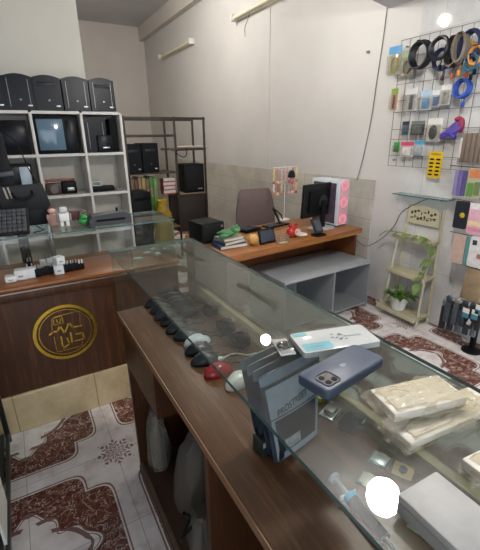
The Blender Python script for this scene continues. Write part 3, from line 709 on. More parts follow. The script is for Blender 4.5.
b = MB(); b.tube([(-.028, -.02, .008), (.028, -.02, .012), (.028, .018, .012)], .0022, 6); b.build('lever', CHROME, t)
p = onZ(351, 425, DZ); t = thing('heat_sink', 'dark finned metal block beside the silver bracket', 'heat sink', (p.x, p.y, DZ+.0005), .3)
b = MB(); b.box(-.032, .032, -.02, .02, 0, .006, .001)
for k in range(9): b.box(-.03+k*.0072, -.0275+k*.0072, -.02, .02, .006, .022)
b.build('fins', mat('#4b5052', .4, .5), t)
b = MB(); b.box(.015, .034, -.026, -.0205, .0, .012, .002); b.build('clip', PSTEEL, t)
p = onZ(321, 400, DZ); t = thing('battery_cell', 'small yellow green coin cell pack behind the dark pouch', 'battery', (p.x, p.y, DZ+.0005))
b = MB(); b.cyl((0, 0, 0), (0, 0, .012), .012, seg=20); b.build('cell', mat('#b6c52e', .4), t)
b = MB(); b.box(-.03, .03, .013, .03, 0, .006, .001); b.build('card', mat('#6d7b70', .5), t)
# syringe
p = onZ(333, 483, DZ); q = onZ(398, 562, DZ); d = (q-p); L = d.length
t = thing('paste_syringe', 'thermal paste syringe with blue band lying near the glass edge', 'syringe', (p.x, p.y, DZ+.016), math.atan2(d.y, d.x))
b = MB(); b.cyl((0, 0, 0), (.006, 0, 0), .013, seg=18); b.cyl((.006, 0, 0), (.05, 0, 0), .005, seg=10); b.build('plunger', mat('#c9cdcc', .35), t)
b = MB(); b.cyl((.05, 0, 0), (.062, 0, 0), .0135, seg=18); b.build('blue_band', mat('#4aa3cf', .35), t)
b = MB(); b.box(.046, .05, -.02, .02, -.006, .006, .001); b.build('finger_flange', mat('#c9cdcc', .35), t)
b = MB(); b.cyl((.062, 0, 0), (L*.82, 0, 0), .0125, seg=20); b.build('barrel', mat('#121417', .6, var=.2, spec=.1), t)
b = MB(); b.cyl((L*.82, 0, 0), (L*.95, 0, 0), .006, .003, seg=12); b.build('tip', BLK, t)

# ------------------------------------------------------------------ on top of the glass
def frame4(tl, tr, br, bl, z):
    A, B, Cc, D = [onZ(*q, z) for q in (tl, tr, br, bl)]
    c = (A+B+Cc+D)/4; u = ((B-A)+(Cc-D))/2; v = ((A-D)+(B-Cc))/2
    return c, u.length, v.length, math.atan2(u.y, u.x)
# phone in case: image corners of its top face
c, w, h, ang = frame4((298, 373), (356, 342), (384, 358), (326, 394), GZ+.021)
ph = thing('phone_case', 'dark blue phone case with camera cutout lying on the glass', 'phone', (c.x, c.y, GZ+.0005), ang)
NAVY = mat('#3d485a', .45, var=.06)
def rrect(w, h, r, n=7):
    out = []
    for sx_, sy_, a0 in ((1, 1, 0), (-1, 1, PI/2), (-1, -1, PI), (1, -1, 3*PI/2)):
        for k in range(n+1):
            a = a0+PI/2*k/n; out.append((sx_*(w/2-r)+r*math.cos(a), sy_*(h/2-r)+r*math.sin(a)))
    return out
b = MB(); P = []
for z, ins in ((0, .003), (.002, .0005), (.004, 0), (.016, 0), (.019, .001), (.0208, .0035)):
    P.append(b.ring([(x, y, z) for x, y in rrect(w-2*ins, h-2*ins, .011)]))
b.skin(P); b.build('shell', NAVY, ph)
b = MB(); hx, hy = -w/2+.032, -h/2+.026
def rr_at(w_, h_, r_, cx_, cy_): return [(x+cx_, y+cy_) for x, y in rrect(w_, h_, r_)]
P = [b.ring([(x, y, z) for x, y in rr_at(w_, .036, .009, hx, hy)]) for w_, z in ((.04, .0207), (.039, .0228), (.034, .0228), (.034, .0212))]
b.skin(P, cap=False); b.build('camera_rim', mat('#333c55', .4), ph)
b = MB(); b.prism(rr_at(.033, .0325, .008, hx, hy), .0209, .0214, axis='z'); cc = b.build('camera_cutout', mat('#5a5552', .3, var=.4, sc=90), ph)
b = MB()
for dx, dy in ((-.008, -.008), (.008, -.008), (-.008, .008)): b.cyl((hx+dx, hy+dy, .0215), (hx+dx, hy+dy, .0222), .0058, seg=16)
b.build('lens', BLKG, cc)
b = MB(); pts = []
for k in range(28):
    a = 2*PI*k/28; r_ = .0062*(1+.08*math.cos(2*a)); x, y = r_*math.cos(a), r_*math.sin(a)
    if math.hypot(y-.0062, x-.001) < .0028: y = .0062-.0026
    pts.append((x, y))
b.prism(pts, .0209, .0212, axis='z'); b.prism([(.0068, -.001), (.0098, -.0005), (.0095, .0015), (.0072, .0012)], .0209, .0212, axis='z'); b.build('logo_mark', mat('#7c8798', .35), ph)
# boxed cover (white, cyan)
c, w, h, ang = frame4((288, 334), (362, 325), (379, 341), (306, 355), GZ+.012)
bx = thing('case_package', 'white and cyan boxed phone cover on the glass behind the blue case', 'package', (c.x, c.y, GZ+.0005), ang)
b = MB(); b.prism(rrect(w, h, .008), 0, .0125, axis='z'); b.build('tray', mat('#c6cbce', .25, var=.04), bx)
b = MB(); b.box(-w*.46, -w*.1, -h*.44, -h*.1, .0127, .0133); b.build('cyan_label', mat('#69b9cc', .35, var=.12), bx)
b = MB(); b.box(-w*.48, -w*.3, h*.3, h*.46, .0127, .0133); b.build('cyan_corner', mat('#4fa9b4', .35), bx)
b = MB()
for k in range(12): b.ell((w*(-.02+.025*k*(1 if k < 6 else .6)), h*(.02+.16*math.sin(k*1.7)), .0135), (.004, .0025, .0004), 8, 4)
b.build('printed_ornament', mat('#5a5f66', .4), bx)
b = MB(); b.box(-w*.5-.002, w*.5+.002, -h*.5-.003, h*.5+.003, .0002, .016, .003); b.build('clear_wrap', PLAS, bx)
b = MB(); b.box(w*.18, w*.36, -.003, .003, .0127, .0131); b.box(-w*.4, -w*.2, -h*.3, -h*.26, .01335, .0136); b.build('small_print', mat('#8d9aa2', .4), bx)
c, w, h, ang = frame4((273, 336), (293, 334), (302, 349), (282, 352), GZ+.01)
bx = thing('earphone_pack', 'small clear pack with black earphones beside the white cyan box', 'package', (c.x-.008, c.y, GZ+.0005), ang)
b = MB(); b.box(-w/2+.004, w/2-.008, -h/2, h/2, 0, .002); b.build('card', mat('#a9adb0', .5), bx)
b = MB(); b.tube([(.014*math.cos(a), .012*math.sin(a), .006) for a in [2*PI*k/20 for k in range(20)]], .003, 6, loop=True); b.ell((.002, .0, .006), (.007, .006, .004), 10, 6); b.build('earphones', BLK, bx)
b = MB(); b.box(-w/2+.006, w/2-.01, -h/2+.002, h/2-.002, .0022, .012, .003); b.build('blister', PLAS, bx)
# plastic bagged boxes
from mathutils import noise as MN
FILM = glass('wrinkled_film', '#f7f4ea', .2, '#dcd7c8', .12)
def bagged(label, quad, z0, hb, seed, mbox, wr=1.16):
    c, w, h, ang = frame4(*quad, z0+hb)
    t = thing('bagged_box', label, 'package', (c.x, c.y, z0+.0005), ang)
    b = MB(); b.box(-w/2, w/2, -h/2, h/2, .003, hb*.82, .004); bb = b.build('inner_box', mbox, t)
    b = MB(); b.box(-w*.42, w*.0, -h*.36, h*.1, hb*.82+.0003, hb*.82+.001); b.build('paper_label', mat('#c4c2ba', .5, var=.2, sc=40), bb)
    def nz(u, v, k): return MN.noise(Vector((u*k+seed*3.1, v*k*1.6-seed, seed*1.7)))
    def top(u, v):
        x, y = (u-.5)*w*wr, (v-.5)*h*wr; e = min(1, 6*min(u, 1-u, v, 1-v))
        z = .002+(hb*.86-.002)*min(1, e*1.15)+abs(nz(u, v, 5))*.012*e+.006*abs(nz(u, v, 12))
        return Vector((x+.02*nz(u, v, 4)*(1-e), y+.016*nz(v, u, 4)*(1-e), max(z, .0015)+.006*(1-e)*abs(nz(u, v, 9))))
    b = MB(); b.grid(44, 32, top); b.grid(1, 1, lambda u, v: Vector(((u-.5)*w*wr*.96, (v-.5)*h*wr*.96, .0008))); b.build('plastic_wrap', FILM, t)
    return t
IVORY = mat('#c4c0b2', .45, var=.1, sc=30)
bagged('ivory box in wrinkled clear plastic, the upper of two overlapping', ((367, 386), (437, 374), (470, 393), (398, 414)), GZ+.021, .024, 2, IVORY)
bagged('ivory box in clear plastic, lower one showing nearer the camera', ((382, 418), (470, 384), (500, 404), (412, 443)), GZ, .02, 4, IVORY, 1.12)
bagged('ivory box in clear plastic cut by the right picture edge', ((463, 455), (520, 428), (560, 458), (503, 490)), GZ, .024, 6, IVORY, 1.1)
c, w, h, ang = frame4((407, 490), (444, 469), (506, 537), (466, 572), GZ+.03)
t = thing('white_slab_box', 'pale grey flat box lying on the glass at bottom right', 'box', (c.x, c.y, GZ+.0005), ang)
b = MB(); b.box(-w/2, w/2, -h/2, h/2, 0, .018, .002); b.build('tray', mat('#949490', .5, var=.06), t)
b = MB(); b.box(-w/2-.001, w/2+.001, -h/2-.001, h/2+.001, .0183, .03, .003); b.build('lid', mat('#a2a3a0', .55, var=.08, sc=30, bmp=.05), t)

# ------------------------------------------------------------------ desk
dang = math.radians(5.5); DT = .75; dp = onZ(229, 257, DT)
dk = thing('office_desk', 'long brown wooden desk standing out from the right wall', 'desk', (dp.x, dp.y, 0), dang); DL, DD = 1.56, .74
b = MB(); b.box(0, DL, 0, DD, DT-.012, DT, .003); b.build('desk_top', DESKW, dk)
b = MB(); b.box(0, DL, .001, .03, DT-.055, DT-.0125, .003); b.build('front_edge', DESKW, dk)
for x in (.01, DL-.04):
    b = MB(); b.box(x, x+.03, .05, DD-.02, 0, DT-.0125); b.build('side_panel', DESKD, dk)
b = MB(); b.box(.042, DL-.042, .44, .46, .1, DT-.0125); b.build('modesty_panel', DESKD, dk)
def dpt(px, py, z=DT): return onZ(px, py, z)
def on_desk(name, label, cat, px, py, rz=0, group=None):
    p = dpt(px, py); return thing(name, label, cat, (p.x, p.y, DT+.0006), rz+dang, group)
# black subwoofer box
t = on_desk('subwoofer_box', 'black speaker box at the left end of the desk', 'speaker', 214, 243)
t.location.y += .1; t.location.x += .0; t.scale = (1.2, 1.2, 1.2)
b = MB(); b.box(-.1, .085, -.08, .12, .008, .145, .008); b.build('cabinet', BLK, t)
b = MB(); b.box(-.09, .075, -.084, -.0803, .02, .135, .003); b.build('front_grille', BLKM, t)
b = MB(); b.cyl((.06, -.088, .115), (.06, -.0845, .115), .008, seg=14); b.build('knob', PSTEEL, t)
b = MB(); b.box(-.095, .08, -.07, .11, 0, .0078); b.build('foot', BLKM, t)
# books
zz = DT+.0006; p = dpt(233, 249)
bk = [('blue hardback book at the bottom of the desk stack', .25, .18, .03, '#24417e', -.1), ('dark teal book, middle of the desk stack', .22, .16, .028, '#2f4a57', .12), ('pale bound notebook on top of the desk stack', .2, .15, .024, '#8b8f86', 0.02)]
for lab, w, h, tt, col, rz in bk:
    t = thing('hardback_book', lab, 'book', (p.x+.02, p.y+.10, zz), dang+rz, 'books stacked on the desk')
    b = MB(); b.box(-w/2, w/2, -h/2, h/2, 0, .003, .001, 1); b.box(-w/2, w/2, -h/2, h/2, tt-.003, tt, .001, 1); b.box(-w/2, -w/2+.003, -h/2, h/2, .003, tt-.003); b.build('cover', mat(col, .4), t)
    b = MB(); b.box(-w/2+.0035, w/2-.004, -h/2+.004, h/2-.004, .0032, tt-.0032); b.build('pages', CREAM, t)
    zz += tt+.0006
t = thing('plush_frog', 'green toy frog sitting on the book stack', 'toy', (p.x+.01, p.y+.10, zz), -.3); FG = mat('#467f4b', .55, var=.2)
t.scale = (1.35,)*3
b = MB(); b.ell((0, 0, .022), (.055, .035, .022)); b.build('body', FG, t)
b = MB(); b.ell((.045, -.01, .04), (.032, .028, .022)); b.ell((.05, -.024, .06), (.009, .009, .009), 10, 6); b.ell((.055, .01, .06), (.009, .009, .009), 10, 6); b.build('head', FG, t)
for s in (-1, 1):
    b = MB(); b.ell((-.03, s*.04, .012), (.035, .014, .012), 12, 6); b.build('leg', FG, t)
t = on_desk('wooden_ball', 'round yellow wooden ball in front of the black tablet', 'ornament', 255, 245.5)
t.location.y += .03
t.scale = (1.3,)*3
b = MB(); b.ell((0, 0, .036), (.038, .038, .036)); b.build('ball', wood('pale_ball_wood', '#b88d4e', '#d8b277', (3, 3, 6)), t)
b = MB(); b.cyl((0, 0, .071), (0, 0, .08), .006, seg=10); b.build('stub', mat('#7d5a30', .5), t)
t = on_desk('desk_tablet', 'small black framed tablet standing at the desk front', 'tablet', 270.5, 244.5); t.location.y += .03; t.scale = (1.45, 1.3, 1.3)
M_ = Matrix.Rotation(math.radians(-14), 4, 'X')
b = MB(); b.box(-.058, .058, 0, .014, .002, .098, .005, M=M_); b.build('frame', BLK, t)
b = MB(); b.box(-.05, .05, -.0015, -.0003, .014, .088, M=M_); b.build('screen', mat('#39424e', .12), t)
b = MB(); b.box(-.02, .02, .03, .045, 0, .05, .003); b.build('back_leg', BLK, t)
t = on_desk('card_terminal', 'flat black card terminal lying behind the book stack', 'terminal', 249, 231, .1); t.scale = (1.25, 1.2, 1.6)
b = MB(); b.box(-.08, .08, -.06, .06, 0, .02, .006); b.build('body', BLK, t)
b = MB(); b.box(-.06, .02, -.045, .045, .0203, .0215); b.build('screen', mat('#3a4450', .15), t)
b = MB(); b.box(.03, .065, -.04, .04, .0203, .024, .001); b.build('keypad', DGREY, t)
t = on_desk('computer_keyboard', 'thin black keyboard on the desk left of the monitor', 'keyboard', 277, 225.5, .08); b = MB(); b.box(-.16, .13, -.06, .06, 0, .012, .004); b.build('base', BLK, t)
b = MB()
for r_ in range(5):
    for k in range(12): b.box(-.15+k*.0225, -.131+k*.0225, -.052+r_*.0215, -.0345+r_*.0215, .0122, .018, .0015, 1)
b.build('keys', DGREY, t)
# clear acrylic box
t = on_desk('acrylic_holder', 'clear acrylic holder box at the desk front edge', 'holder', 286, 244); t.location.y += .04
b = MB(); b.box(-.06, .05, -.03, .03, 0, .003); b.box(-.06, .05, -.03, -.027, .003, .06); b.box(-.06, .05, .027, .03, .003, .1); b.box(-.06, -.057, -.027, .027, .003, .08); b.box(.047, .05, -.027, .027, .003, .08); b.build('holder', glass('acrylic', '#f6f6f2', .06, '#dcdad2'), t)
b = MB(); b.box(-.05, .04, -.02, .02, .0033, .006); b.build('cards', CREAM, t)
# red alarm clock
t = on_desk('red_alarm_clock', 'small red alarm clock on the desk by the acrylic box', 'clock', 295.5, 238); t.location.y += .04; t.scale = (1.4, 1.3, 1.2)
b = MB(); b.ell((0, 0, .045), (.05, .035, .042)); b.build('body', mat('#b3261f', .3), t)
b = MB(); b.cyl((.012, -.034, .045), (.012, -.03, .045), .024, seg=20); b.build('dial', mat('#d9b9a8', .4), t)
for s in (-1, 1):
    b = MB(); b.ell((s*.024, 0, .09), (.014, .012, .01), 12, 6); b.build('bell', mat('#9c201c', .3), t)
    b = MB(); b.cyl((s*.025, 0, 0), (s*.022, 0, .012), .007, seg=10); b.build('leg', BLK, t)
# monitor seen from behind
MY = 2.86; mp = onY(317, 200, MY)
t = thing('desk_monitor', 'black monitor on the desk seen from behind', 'monitor', (mp.x, MY, DT+.0006), math.radians(9))
zA = .11; zT = .425; xw = .205
M_ = Matrix.Rotation(math.radians(3), 4, 'X')
b = MB(); b.box(-xw, xw, .0, .03, zA, zT, .008, M=M_); pb_ = b.build('panel_back', mat('#141518', .45, spec=.3), t)
b = MB(); b.box(-.14, .15, -.022, -.0005, zA+.05, zT-.06, .012, M=M_); hp = b.build('rear_hump', BLK, t)
b = MB(); b.cyl((.04, -.034, zA+.15), (.04, -.0225, zA+.15), .06, seg=28, M=M_); b.build('round_mount', mat('#23252a', .35, spec=.3), hp)
b = MB(); b.box(.01, .07, -.06, -.04, .01, zA+.16, .006); b.build('neck', BLK, t)
b = MB(); b.prism([(x+.02, y-.05) for x, y in rrect(.26, .17, .05)], 0, .01, axis='z'); b.build('foot', mat('#b9bcbd', .4), t)
b = MB(); b.box(-xw+.01, xw-.01, .0305, .032, zA+.02, zT-.02, M=M_); b.build('screen', BLKG, pb_)
# dark phone stand
t = on_desk('tablet_stand', 'tilted black stand on the desk under the monitor', 'stand', 321, 236); t.location.y += .0
M_ = Matrix.Rotation(math.radians(-24), 4, 'X') @ Matrix.Rotation(math.radians(-6), 4, 'Y')
b = MB(); b.box(-.055, .045, -.01, .015, .03, .17, .008, M=M_); b.build('cradle', mat('#25272b', .35), t)
b = MB(); b.box(-.04, .03, -.013, -.0105, .05, .15, .001, M=M_); b.build('inset_plate', mat('#4a4d54', .3), t)
b = MB(); b.prism(rrect(.13, .1, .03), 0, .012, axis='z', M=Matrix.Translation((0, .03, 0))); b.build('base', BLK, t)
b = MB(); b.box(-.02, .01, .02, .05, .0125, .06, .004); b.build('support', BLK, t)
t = on_desk('white_mouse_pad', 'white saucer like pad on the desk beside the black stand', 'pad', 303, 236); t.location.y += .05
b = MB(); b.lathe([(.06, 0), (.075, .006), (.07, .009), (.01, .007)], seg=28); b.build('disc', WHITE, t)
b = MB(); b.lathe([(.03, .0072), (.032, .012), (.001, .012)], seg=20); b.build('center_cap', mat('#c6cacb', .3), t)
# white pc case with pink fans
p0 = dpt(345, 227); t = thing('gaming_computer', 'white computer case with pink lit fans on the desk end', 'computer', (p0.x-.0, p0.y+.05, DT+.0006), math.radians(5))
zt = onY(345, 180, p0.y+.05).z-DT; W2 = .15
b = MB(); b.box(-.075, .075, .0, .36, .01, zt, .006); b.build('case', mat('#c9d4da', .35, var=.05), t)
b = MB(); b.box(-.058, .062, -.004, -.0003, .03, zt-.03, .002); b.build('front_mesh', mat('#dba4ae', .4, var=.15, sc=60), t)
for k in range(3):
    z = .07+(zt-.12)*k/2
    b = MB(); b.tube([(.002+.045*math.cos(a), -.007, z+.045*math.sin(a)) for a in [2*PI*i/28 for i in range(28)]], .006, 8, loop=True); b.build('fan_ring', emis('#f292a4', .35), t)
    b = MB()
    for i in range(7):
        a = 2*PI*i/7; c_, s_ = math.cos(a), math.sin(a)
        b.skin([b.ring([(.002+.01*c_, -.0065, z+.01*s_), (.002+.036*math.cos(a+.3), -.0065, z+.036*math.sin(a+.3)), (.002+.036*math.cos(a+.75), -.0045, z+.036*math.sin(a+.75))]), b.ring([(.002+.01*c_, -.0055, z+.01*s_), (.002+.036*math.cos(a+.3), -.0055, z+.036*math.sin(a+.3)), (.002+.036*math.cos(a+.75), -.0042, z+.036*math.sin(a+.75))])])
    b.build('fan_blades', emis('#f0a0ac', .2), t)
b = MB(); b.box(-.0785, -.0755, .03, .33, .03, zt-.03); b.build('side_window', mat('#564a55', .12, var=.3), t)
b = MB(); b.box(-.06, .06, .02, .05, 0, .0098); b.box(-.06, .06, .3, .33, 0, .0098); b.build('foot', BLK, t)
# keychain stand
p0 = dpt(285, 220); t = thing('keychain_stand', 'white wire stand for keyrings on the desk', 'stand', (p0.x, p0.y+.02, DT+.0006), .1)
HS = onY(285, 166, p0.y+.02).z-DT; HL = HS-.16
b = MB(); b.lathe([(.06, 0), (.06, .006), (.008, .012)], seg=24); b.build('base', WHITE, t)
b = MB(); b.cyl((0, 0, .012), (0, 0, HS), .005, seg=10); b.build('pole', WHITE, t)
for z in (HS-.01, HL):
    b = MB(); b.cyl((-.17, -.008, z), (.17, -.008, z), .003, seg=8); b.build('arm', WHITE, t)
b = MB(); b.cyl((0, -.1, HS-.01), (0, -.0055, HS-.01), .003, seg=8); b.build('front_arm', WHITE, t)
wl = t.location
cols = ['#d9cf7a', '#d87f8f', '#c9c2b4', '#e3a6ae', '#d8d3c2', '#c25a6a', '#d9d08c', '#e0b3b3', '#c8b8a6', '#d46f80']
cn = ['yellow', 'pink', 'ivory', 'pale pink', 'cream', 'rose', 'light yellow', 'blush', 'tan', 'deep pink']
ordn = ['leftmost', 'second from left', 'third from left', 'fourth from left', 'fifth from left', 'sixth from left', 'rightmost']
for arm_, zz_, nb in (('upper', HS-.013, 7), ('lower', HL-.003, 5)):
    for k in range(7):
        if arm_ == 'lower' and k == 3: continue
        ci = (k+(0 if arm_ == 'upper' else 4)) % 10; x = -.156+.052*k; ca, sa = math.cos(.1), math.sin(.1)
        kc = thing('beaded_keychain', '%s beaded keychain, %s on the %s arm of the desk stand' % (cn[ci], ordn[k], arm_), 'keychain', (wl.x+x*ca+.008*sa, wl.y+x*sa-.008*ca, wl.z+zz_), .1, 'keychains on the desk stand')
        b = MB()
        for i in range(nb): b.ell((.004*math.sin(i*2+k), 0, -.019-.0165*i), (.0125, .011, .0085), 10, 6)
        b.build('beads', mat(cols[ci], .4), kc)
        b = MB(); b.tube([(.0, .006*math.cos(a), -.003+.006*math.sin(a)) for a in [2*PI*i/12 for i in range(12)]], .0012, 5, loop=True); b.build('ring', CHROME, kc)
        b = MB(); b.ell((0, 0, -.03-.0165*nb), (.018, .013, .016), 12, 8); b.build('charm', mat(cols[(ci+5) % 10], .4), kc)
kc = thing('black_beanie_charm', 'black hat shaped charm hanging in front of the pink keychains', 'charm', (wl.x+.01, wl.y-.098, wl.z+HS-.0125), 0)
b = MB(); b.lathe([(.001, -.02), (.026, -.035), (.036, -.065), (.038, -.095), (.001, -.096)], seg=20); b.build('hat', BLKM, kc)
b = MB(); b.cyl((0, 0, -.021), (0, 0, -.004), .0012, seg=6); b.build('loop', CHROME, kc)
b = MB(); b.ell((0, 0, -.13), (.026, .018, .034), 14, 8); b.build('pink_tassel', mat('#d98a97', .5), kc)
# microphone / lamp arm
p0 = dpt(281, 226); t = thing('microphone_arm', 'black folding microphone arm on the desk behind the red clock', 'arm', (p0.x+.01, p0.y+.04, DT+.0006), 0)
b = MB(); b.cyl((0, 0, 0), (0, 0, .02), .03, seg=20); b.build('base', BLK, t)
b = MB(); b.tube([(0, 0, .02), (-.02, 0, .06), (-.07, .02, .17)], .007, 8); b.tube([(.015, 0, .02), (-.005, 0, .06), (-.055, .02, .17)], .004, 8); b.build('lower_arm', BLK, t)
b = MB(); b.ell((-.065, .02, .175), (.016, .014, .014)); b.build('joint', DGREY, t)
b = MB(); b.tube([(-.065, .02, .175), (.03, .02, .10), (.05, .02, .05)], .006, 8); b.build('upper_arm', BLK, t)

# office chair behind desk
cp = onY(254.5, 205, 3.62)
oc = thing('office_chair', 'grey brown fabric office chair behind the desk', 'chair', (cp.x, 3.62, 0), math.radians(-8))
zt = onY(254, 189, 3.62).z; zb = .52; FAB = mat('#6b5c58', .85, var=.12, sc=60, bmp=.2)
wch = (onY(272.5, 208, 3.62).x-onY(237.5, 208, 3.62).x)/2
b = MB(); R = []
for k in range(13):
    v = k/12; wz = wch*(1.02-.2*max(0, v-.55)/.45)*(1 if v < .94 else .90); 
    z = zb+(zt-zb)*v
    ri = []
    for i in range(24):
        a = 2*PI*i/24; cx_ = wz*math.copysign(abs(math.cos(a))**.5, math.cos(a)); edge = .3 if k in (0, 12) else (.75 if k in (1, 11) else 1)
        ri.append((cx_, .045*edge*math.copysign(abs(math.sin(a))**.7, math.sin(a))+.03*(cx_/wz)**2*-1+.05*(v-.3)**2, z))
    R.append(b.ring(ri))
b.skin(R); b.build('backrest', FAB, oc)
b = MB(); b.box(-.24, .24, -.5, -.02, .43, .51, .035, 4); b.build('seat', FAB, oc)
b = MB(); b.tube([(0, .06, .6), (0, .09, .45), (0, -.1, .41), (0, -.25, .41)], .02, 10); b.build('back_bar', BLK, oc)
b = MB(); b.cyl((0, -.25, .08), (0, -.25, .43), .028, seg=16); b.build('gas_column', BLK, oc)
for k in range(5):
    a = 2*PI*k/5+.3; b = MB(); b.tube([(0, -.25, .1), (.26*math.cos(a), -.25+.26*math.sin(a), .07)], .018, 8, rr=[.024, .014]); b.build('base_leg', BLK, oc)
    b = MB(); b.cyl((.26*math.cos(a)-.015, -.25+.26*math.sin(a), .027), (.26*math.cos(a)+.015, -.25+.26*math.sin(a), .027), .026, seg=14); b.build('caster', BLKM, oc)

# grey open cabinet in front of the desk
pA, pB = onZ(285, 283, .471), onZ(371.5, 261, .471)
gc = thing('grey_open_cabinet', 'low grey two bay open cabinet in front of the desk', 'cabinet', (pA.x, pA.y, 0), math.atan2(pB.y-pA.y, pB.x-pA.x)); GL = (pB-pA).length; GD = .52; GM = mat('#85898a', .5, var=.04, sc=6); GM2 = mat('#9a9fa1', .45, var=.04, sc=6)
b = MB(); b.box(-.0, GL, 0, GD, .447, .471, .002); b.build('top_board', GM2, gc)
for x, nm in ((0, 'side_board'), (GL*.54, 'divider'), (GL-.018, 'side_board')):
    b = MB(); b.box(x, x+.018, .003, GD-.003, .0, .4465); b.build(nm, GM, gc)
b = MB(); b.box(.019, GL*.54-.001, .01, GD-.012, .03, .048); b.box(GL*.54+.019, GL-.019, .01, GD-.012, .03, .048); b.build('bottom_board', GM, gc)
b = MB(); b.box(.019, GL-.019, GD-.011, GD-.003, .049, .446); b.build('back_board', GM, gc) if False else None
b = MB(); b.box(.019, GL*.54-.001, GD-.011, GD-.003, .049, .446); b.box(GL*.54+.019, GL-.019, GD-.011, GD-.003, .049, .446); b.build('back_board', GM, gc)

# ------------------------------------------------------------------ steel rack at the back
RY = 5.0; RB = 5.38
rx0, rx1 = onY(121.5, 115, RY).x, onY(204, 117, RY).x; rzt = onY(204, 117, RY).z; IRON = mat('#3d3632', .5, .4, var=.25)
mr = thing('steel_shelf_rack', 'brown steel shelf rack standing by the far wall', 'rack', (0, 0, 0))
xm = onY(173.5, 130, RY).x
for x in (rx0, xm, rx1-.025):
    for y in (RY, RB):
        b = MB(); b.box(x, x+.025, y-.012, y+.013, 0 if x != xm else 0, rzt, .002); b.build('post', IRON, mr)
def shelfz(px, py): return onY(px, py, RY).z
zsh = [shelfz(165, 117), shelfz(150, 134.5), shelfz(190, 148), shelfz(150, 173), shelfz(188, 193), shelfz(150, 214)]
def rail(x0, x1, z):
    b = MB(); b.box(x0+.001, x1, RY-.02, RY-.0125, z-.03, z, .002); b.box(x0+.001, x1, RB+.0135, RB+.02, z-.03, z, .002); b.build('rail', IRON, mr)
rail(rx0, rx1, zsh[0]); rail(rx0, xm+.025, zsh[1]); rail(xm-.06, rx1, zsh[2])
PLY = mat('#8c7357', .6)
def shelf(x0, x1, z, m=PLY):
    b = MB(); b.box(x0, x1, RY-.012, RB+.013, z-.016, z); b.build('shelf_plate', m, mr)
shelf(xm+.026, rx1-.026, zsh[2]); shelf(rx0+.026, xm-.002, zsh[3], IRON); shelf(xm+.026, rx1-.026, zsh[4]); shelf(rx0+.026, xm-.002, .45); shelf(xm+.026, rx1-.026, .35)
shelf(xm+.026, rx1-.026, shelfz(180, 170)-.0, IRON) if False else None
b = MB()
for k in range(7): b.ell((xm+.12+.06*k, RY+.1+.02*math.sin(k*3), zsh[2]+.014), (.045, .05, .014), 10, 6)
tag(b.build('rag_pile', mat('#bdb6ab', .7), None), 'crumpled pale papers on the upper right plate of the steel rack', 'papers')
t = thing('looped_cable', 'black cable looped over the upper plate edge of the steel rack', 'cable', (xm+.05, RY-.03, zsh[2]))
b = MB(); b.tube(spline([(-.02, 0, -.002), (-.04, -.005, -.06), (.05, -.01, -.11), (.1, -.005, -.07), (.09, 0, .005)]), .006, 8); b.build('cord', BLK, t)
for px0, px1, lab, st in ((126, 141.5, 'black computer tower at left on the steel rack', 0), (142.5, 158.5, 'black glossy computer tower with silver badge on the steel rack', 0)):
    xc, zb_, w, h = rectY(px0, 142.5, px1, 172.5, RY+.01); tower(lab, (xc, RY+.01, zsh[3]+.0005), w, h, .33, .004, 'computer towers on the steel rack', 0, st)
# files under the towers
fc = ['#6a4a33', '#7a5a3c', '#5d3b2a', '#8a744c', '#a08a55', '#6f5a38', '#4e7a38', '#5f9a46']
zf = .4505; labs = ['far left', 'second from left', 'third from left', 'fourth from left', 'fifth from left', 'sixth from left', 'dark green', 'bright green']
for k, col in enumerate(fc):
    px = 129.5+k*3.75; x = onY(px, 190, RY+.02).x
    t = thing('file_binder', ('%s upright binder at the right of the binder row' % labs[k]) if k > 5 else '%s brown upright binder in the steel rack row' % labs[k], 'binder', (x, RY+.02, zf), 0, 'binders on the steel rack')
    hh = zsh[3]-.02-zf-.03-.012*(k % 3)
    b = MB(); b.box(-.022, .022, 0, .26, 0, hh, .003); b.build('cover', mat(col, .5), t)
    b = MB(); b.box(-.014, .014, -.0015, -.0003, hh*.62, hh*.8); b.build('spine_label', mat('#8f8468', .5), t)
xs, zs_, w, h = rectY(128, 190.5, 146, 214, RY-.12)
t = thing('black_case_box', 'black box standing in front of the binders', 'box', (xs, RY-.14, 0), 0)
zt_ = onY(137, 190.5, RY-.14).z
b = MB(); b.box(-w/2, w/2, -.2, .1, 0, zt_, .006); b.build('case', BLK, t)
b = MB(); b.box(-w*.4, w*.4, -.204, -.2003, zt_-.1, zt_-.06); b.build('front_slot', BLKG, t)
# red white boxes
zz = zsh[4]+.0005
for k, nm in enumerate(('bottom', 'second', 'third', 'top')):
    xc, zb_, w, h = rectY(163.5, 181, 175.5, 194.5, RY+.03); hh = .052
    t = thing('small_carton', 'red and white carton, %s one of the stack on the steel rack' % nm, 'carton', (xc+.004*(k % 2), RY+.03, zz), .1*(k % 2), 'cartons stacked on the steel rack')
    b = MB(); b.box(-w/2, w/2, 0, .12, 0, hh, .002); b.build('carton', mat('#d4cfc8', .5), t)
    b = MB(); b.box(-w/2, w/2, -.0012, -.0003, 0.0, hh*.3); b.box(-w/2-.0012, -w/2-.0003, 0, .12, 0, hh); b.build('red_print', mat('#a8383a', .5), t); zz += hh+.0006
xc, zb_, w, h = rectY(163, 168, 168.5, 172.5, RY+.05)
xc, zb_, w, h = rectY(183.5, 164, 206, 193.5, RY-.06)
t = thing('black_speaker_box', 'big black speaker box on the right plate of the steel rack', 'speaker', (xc-.02, RY+.0, zsh[4]+.0005))
hh = onY(194, 164, RY).z-zsh[4]; w = min(w, .29)
b = MB(); b.box(-w/2, w/2, 0, .3, 0, hh, .006); b.build('cabinet', BLK, t); t.location.x = rx1-.03-w/2-.004
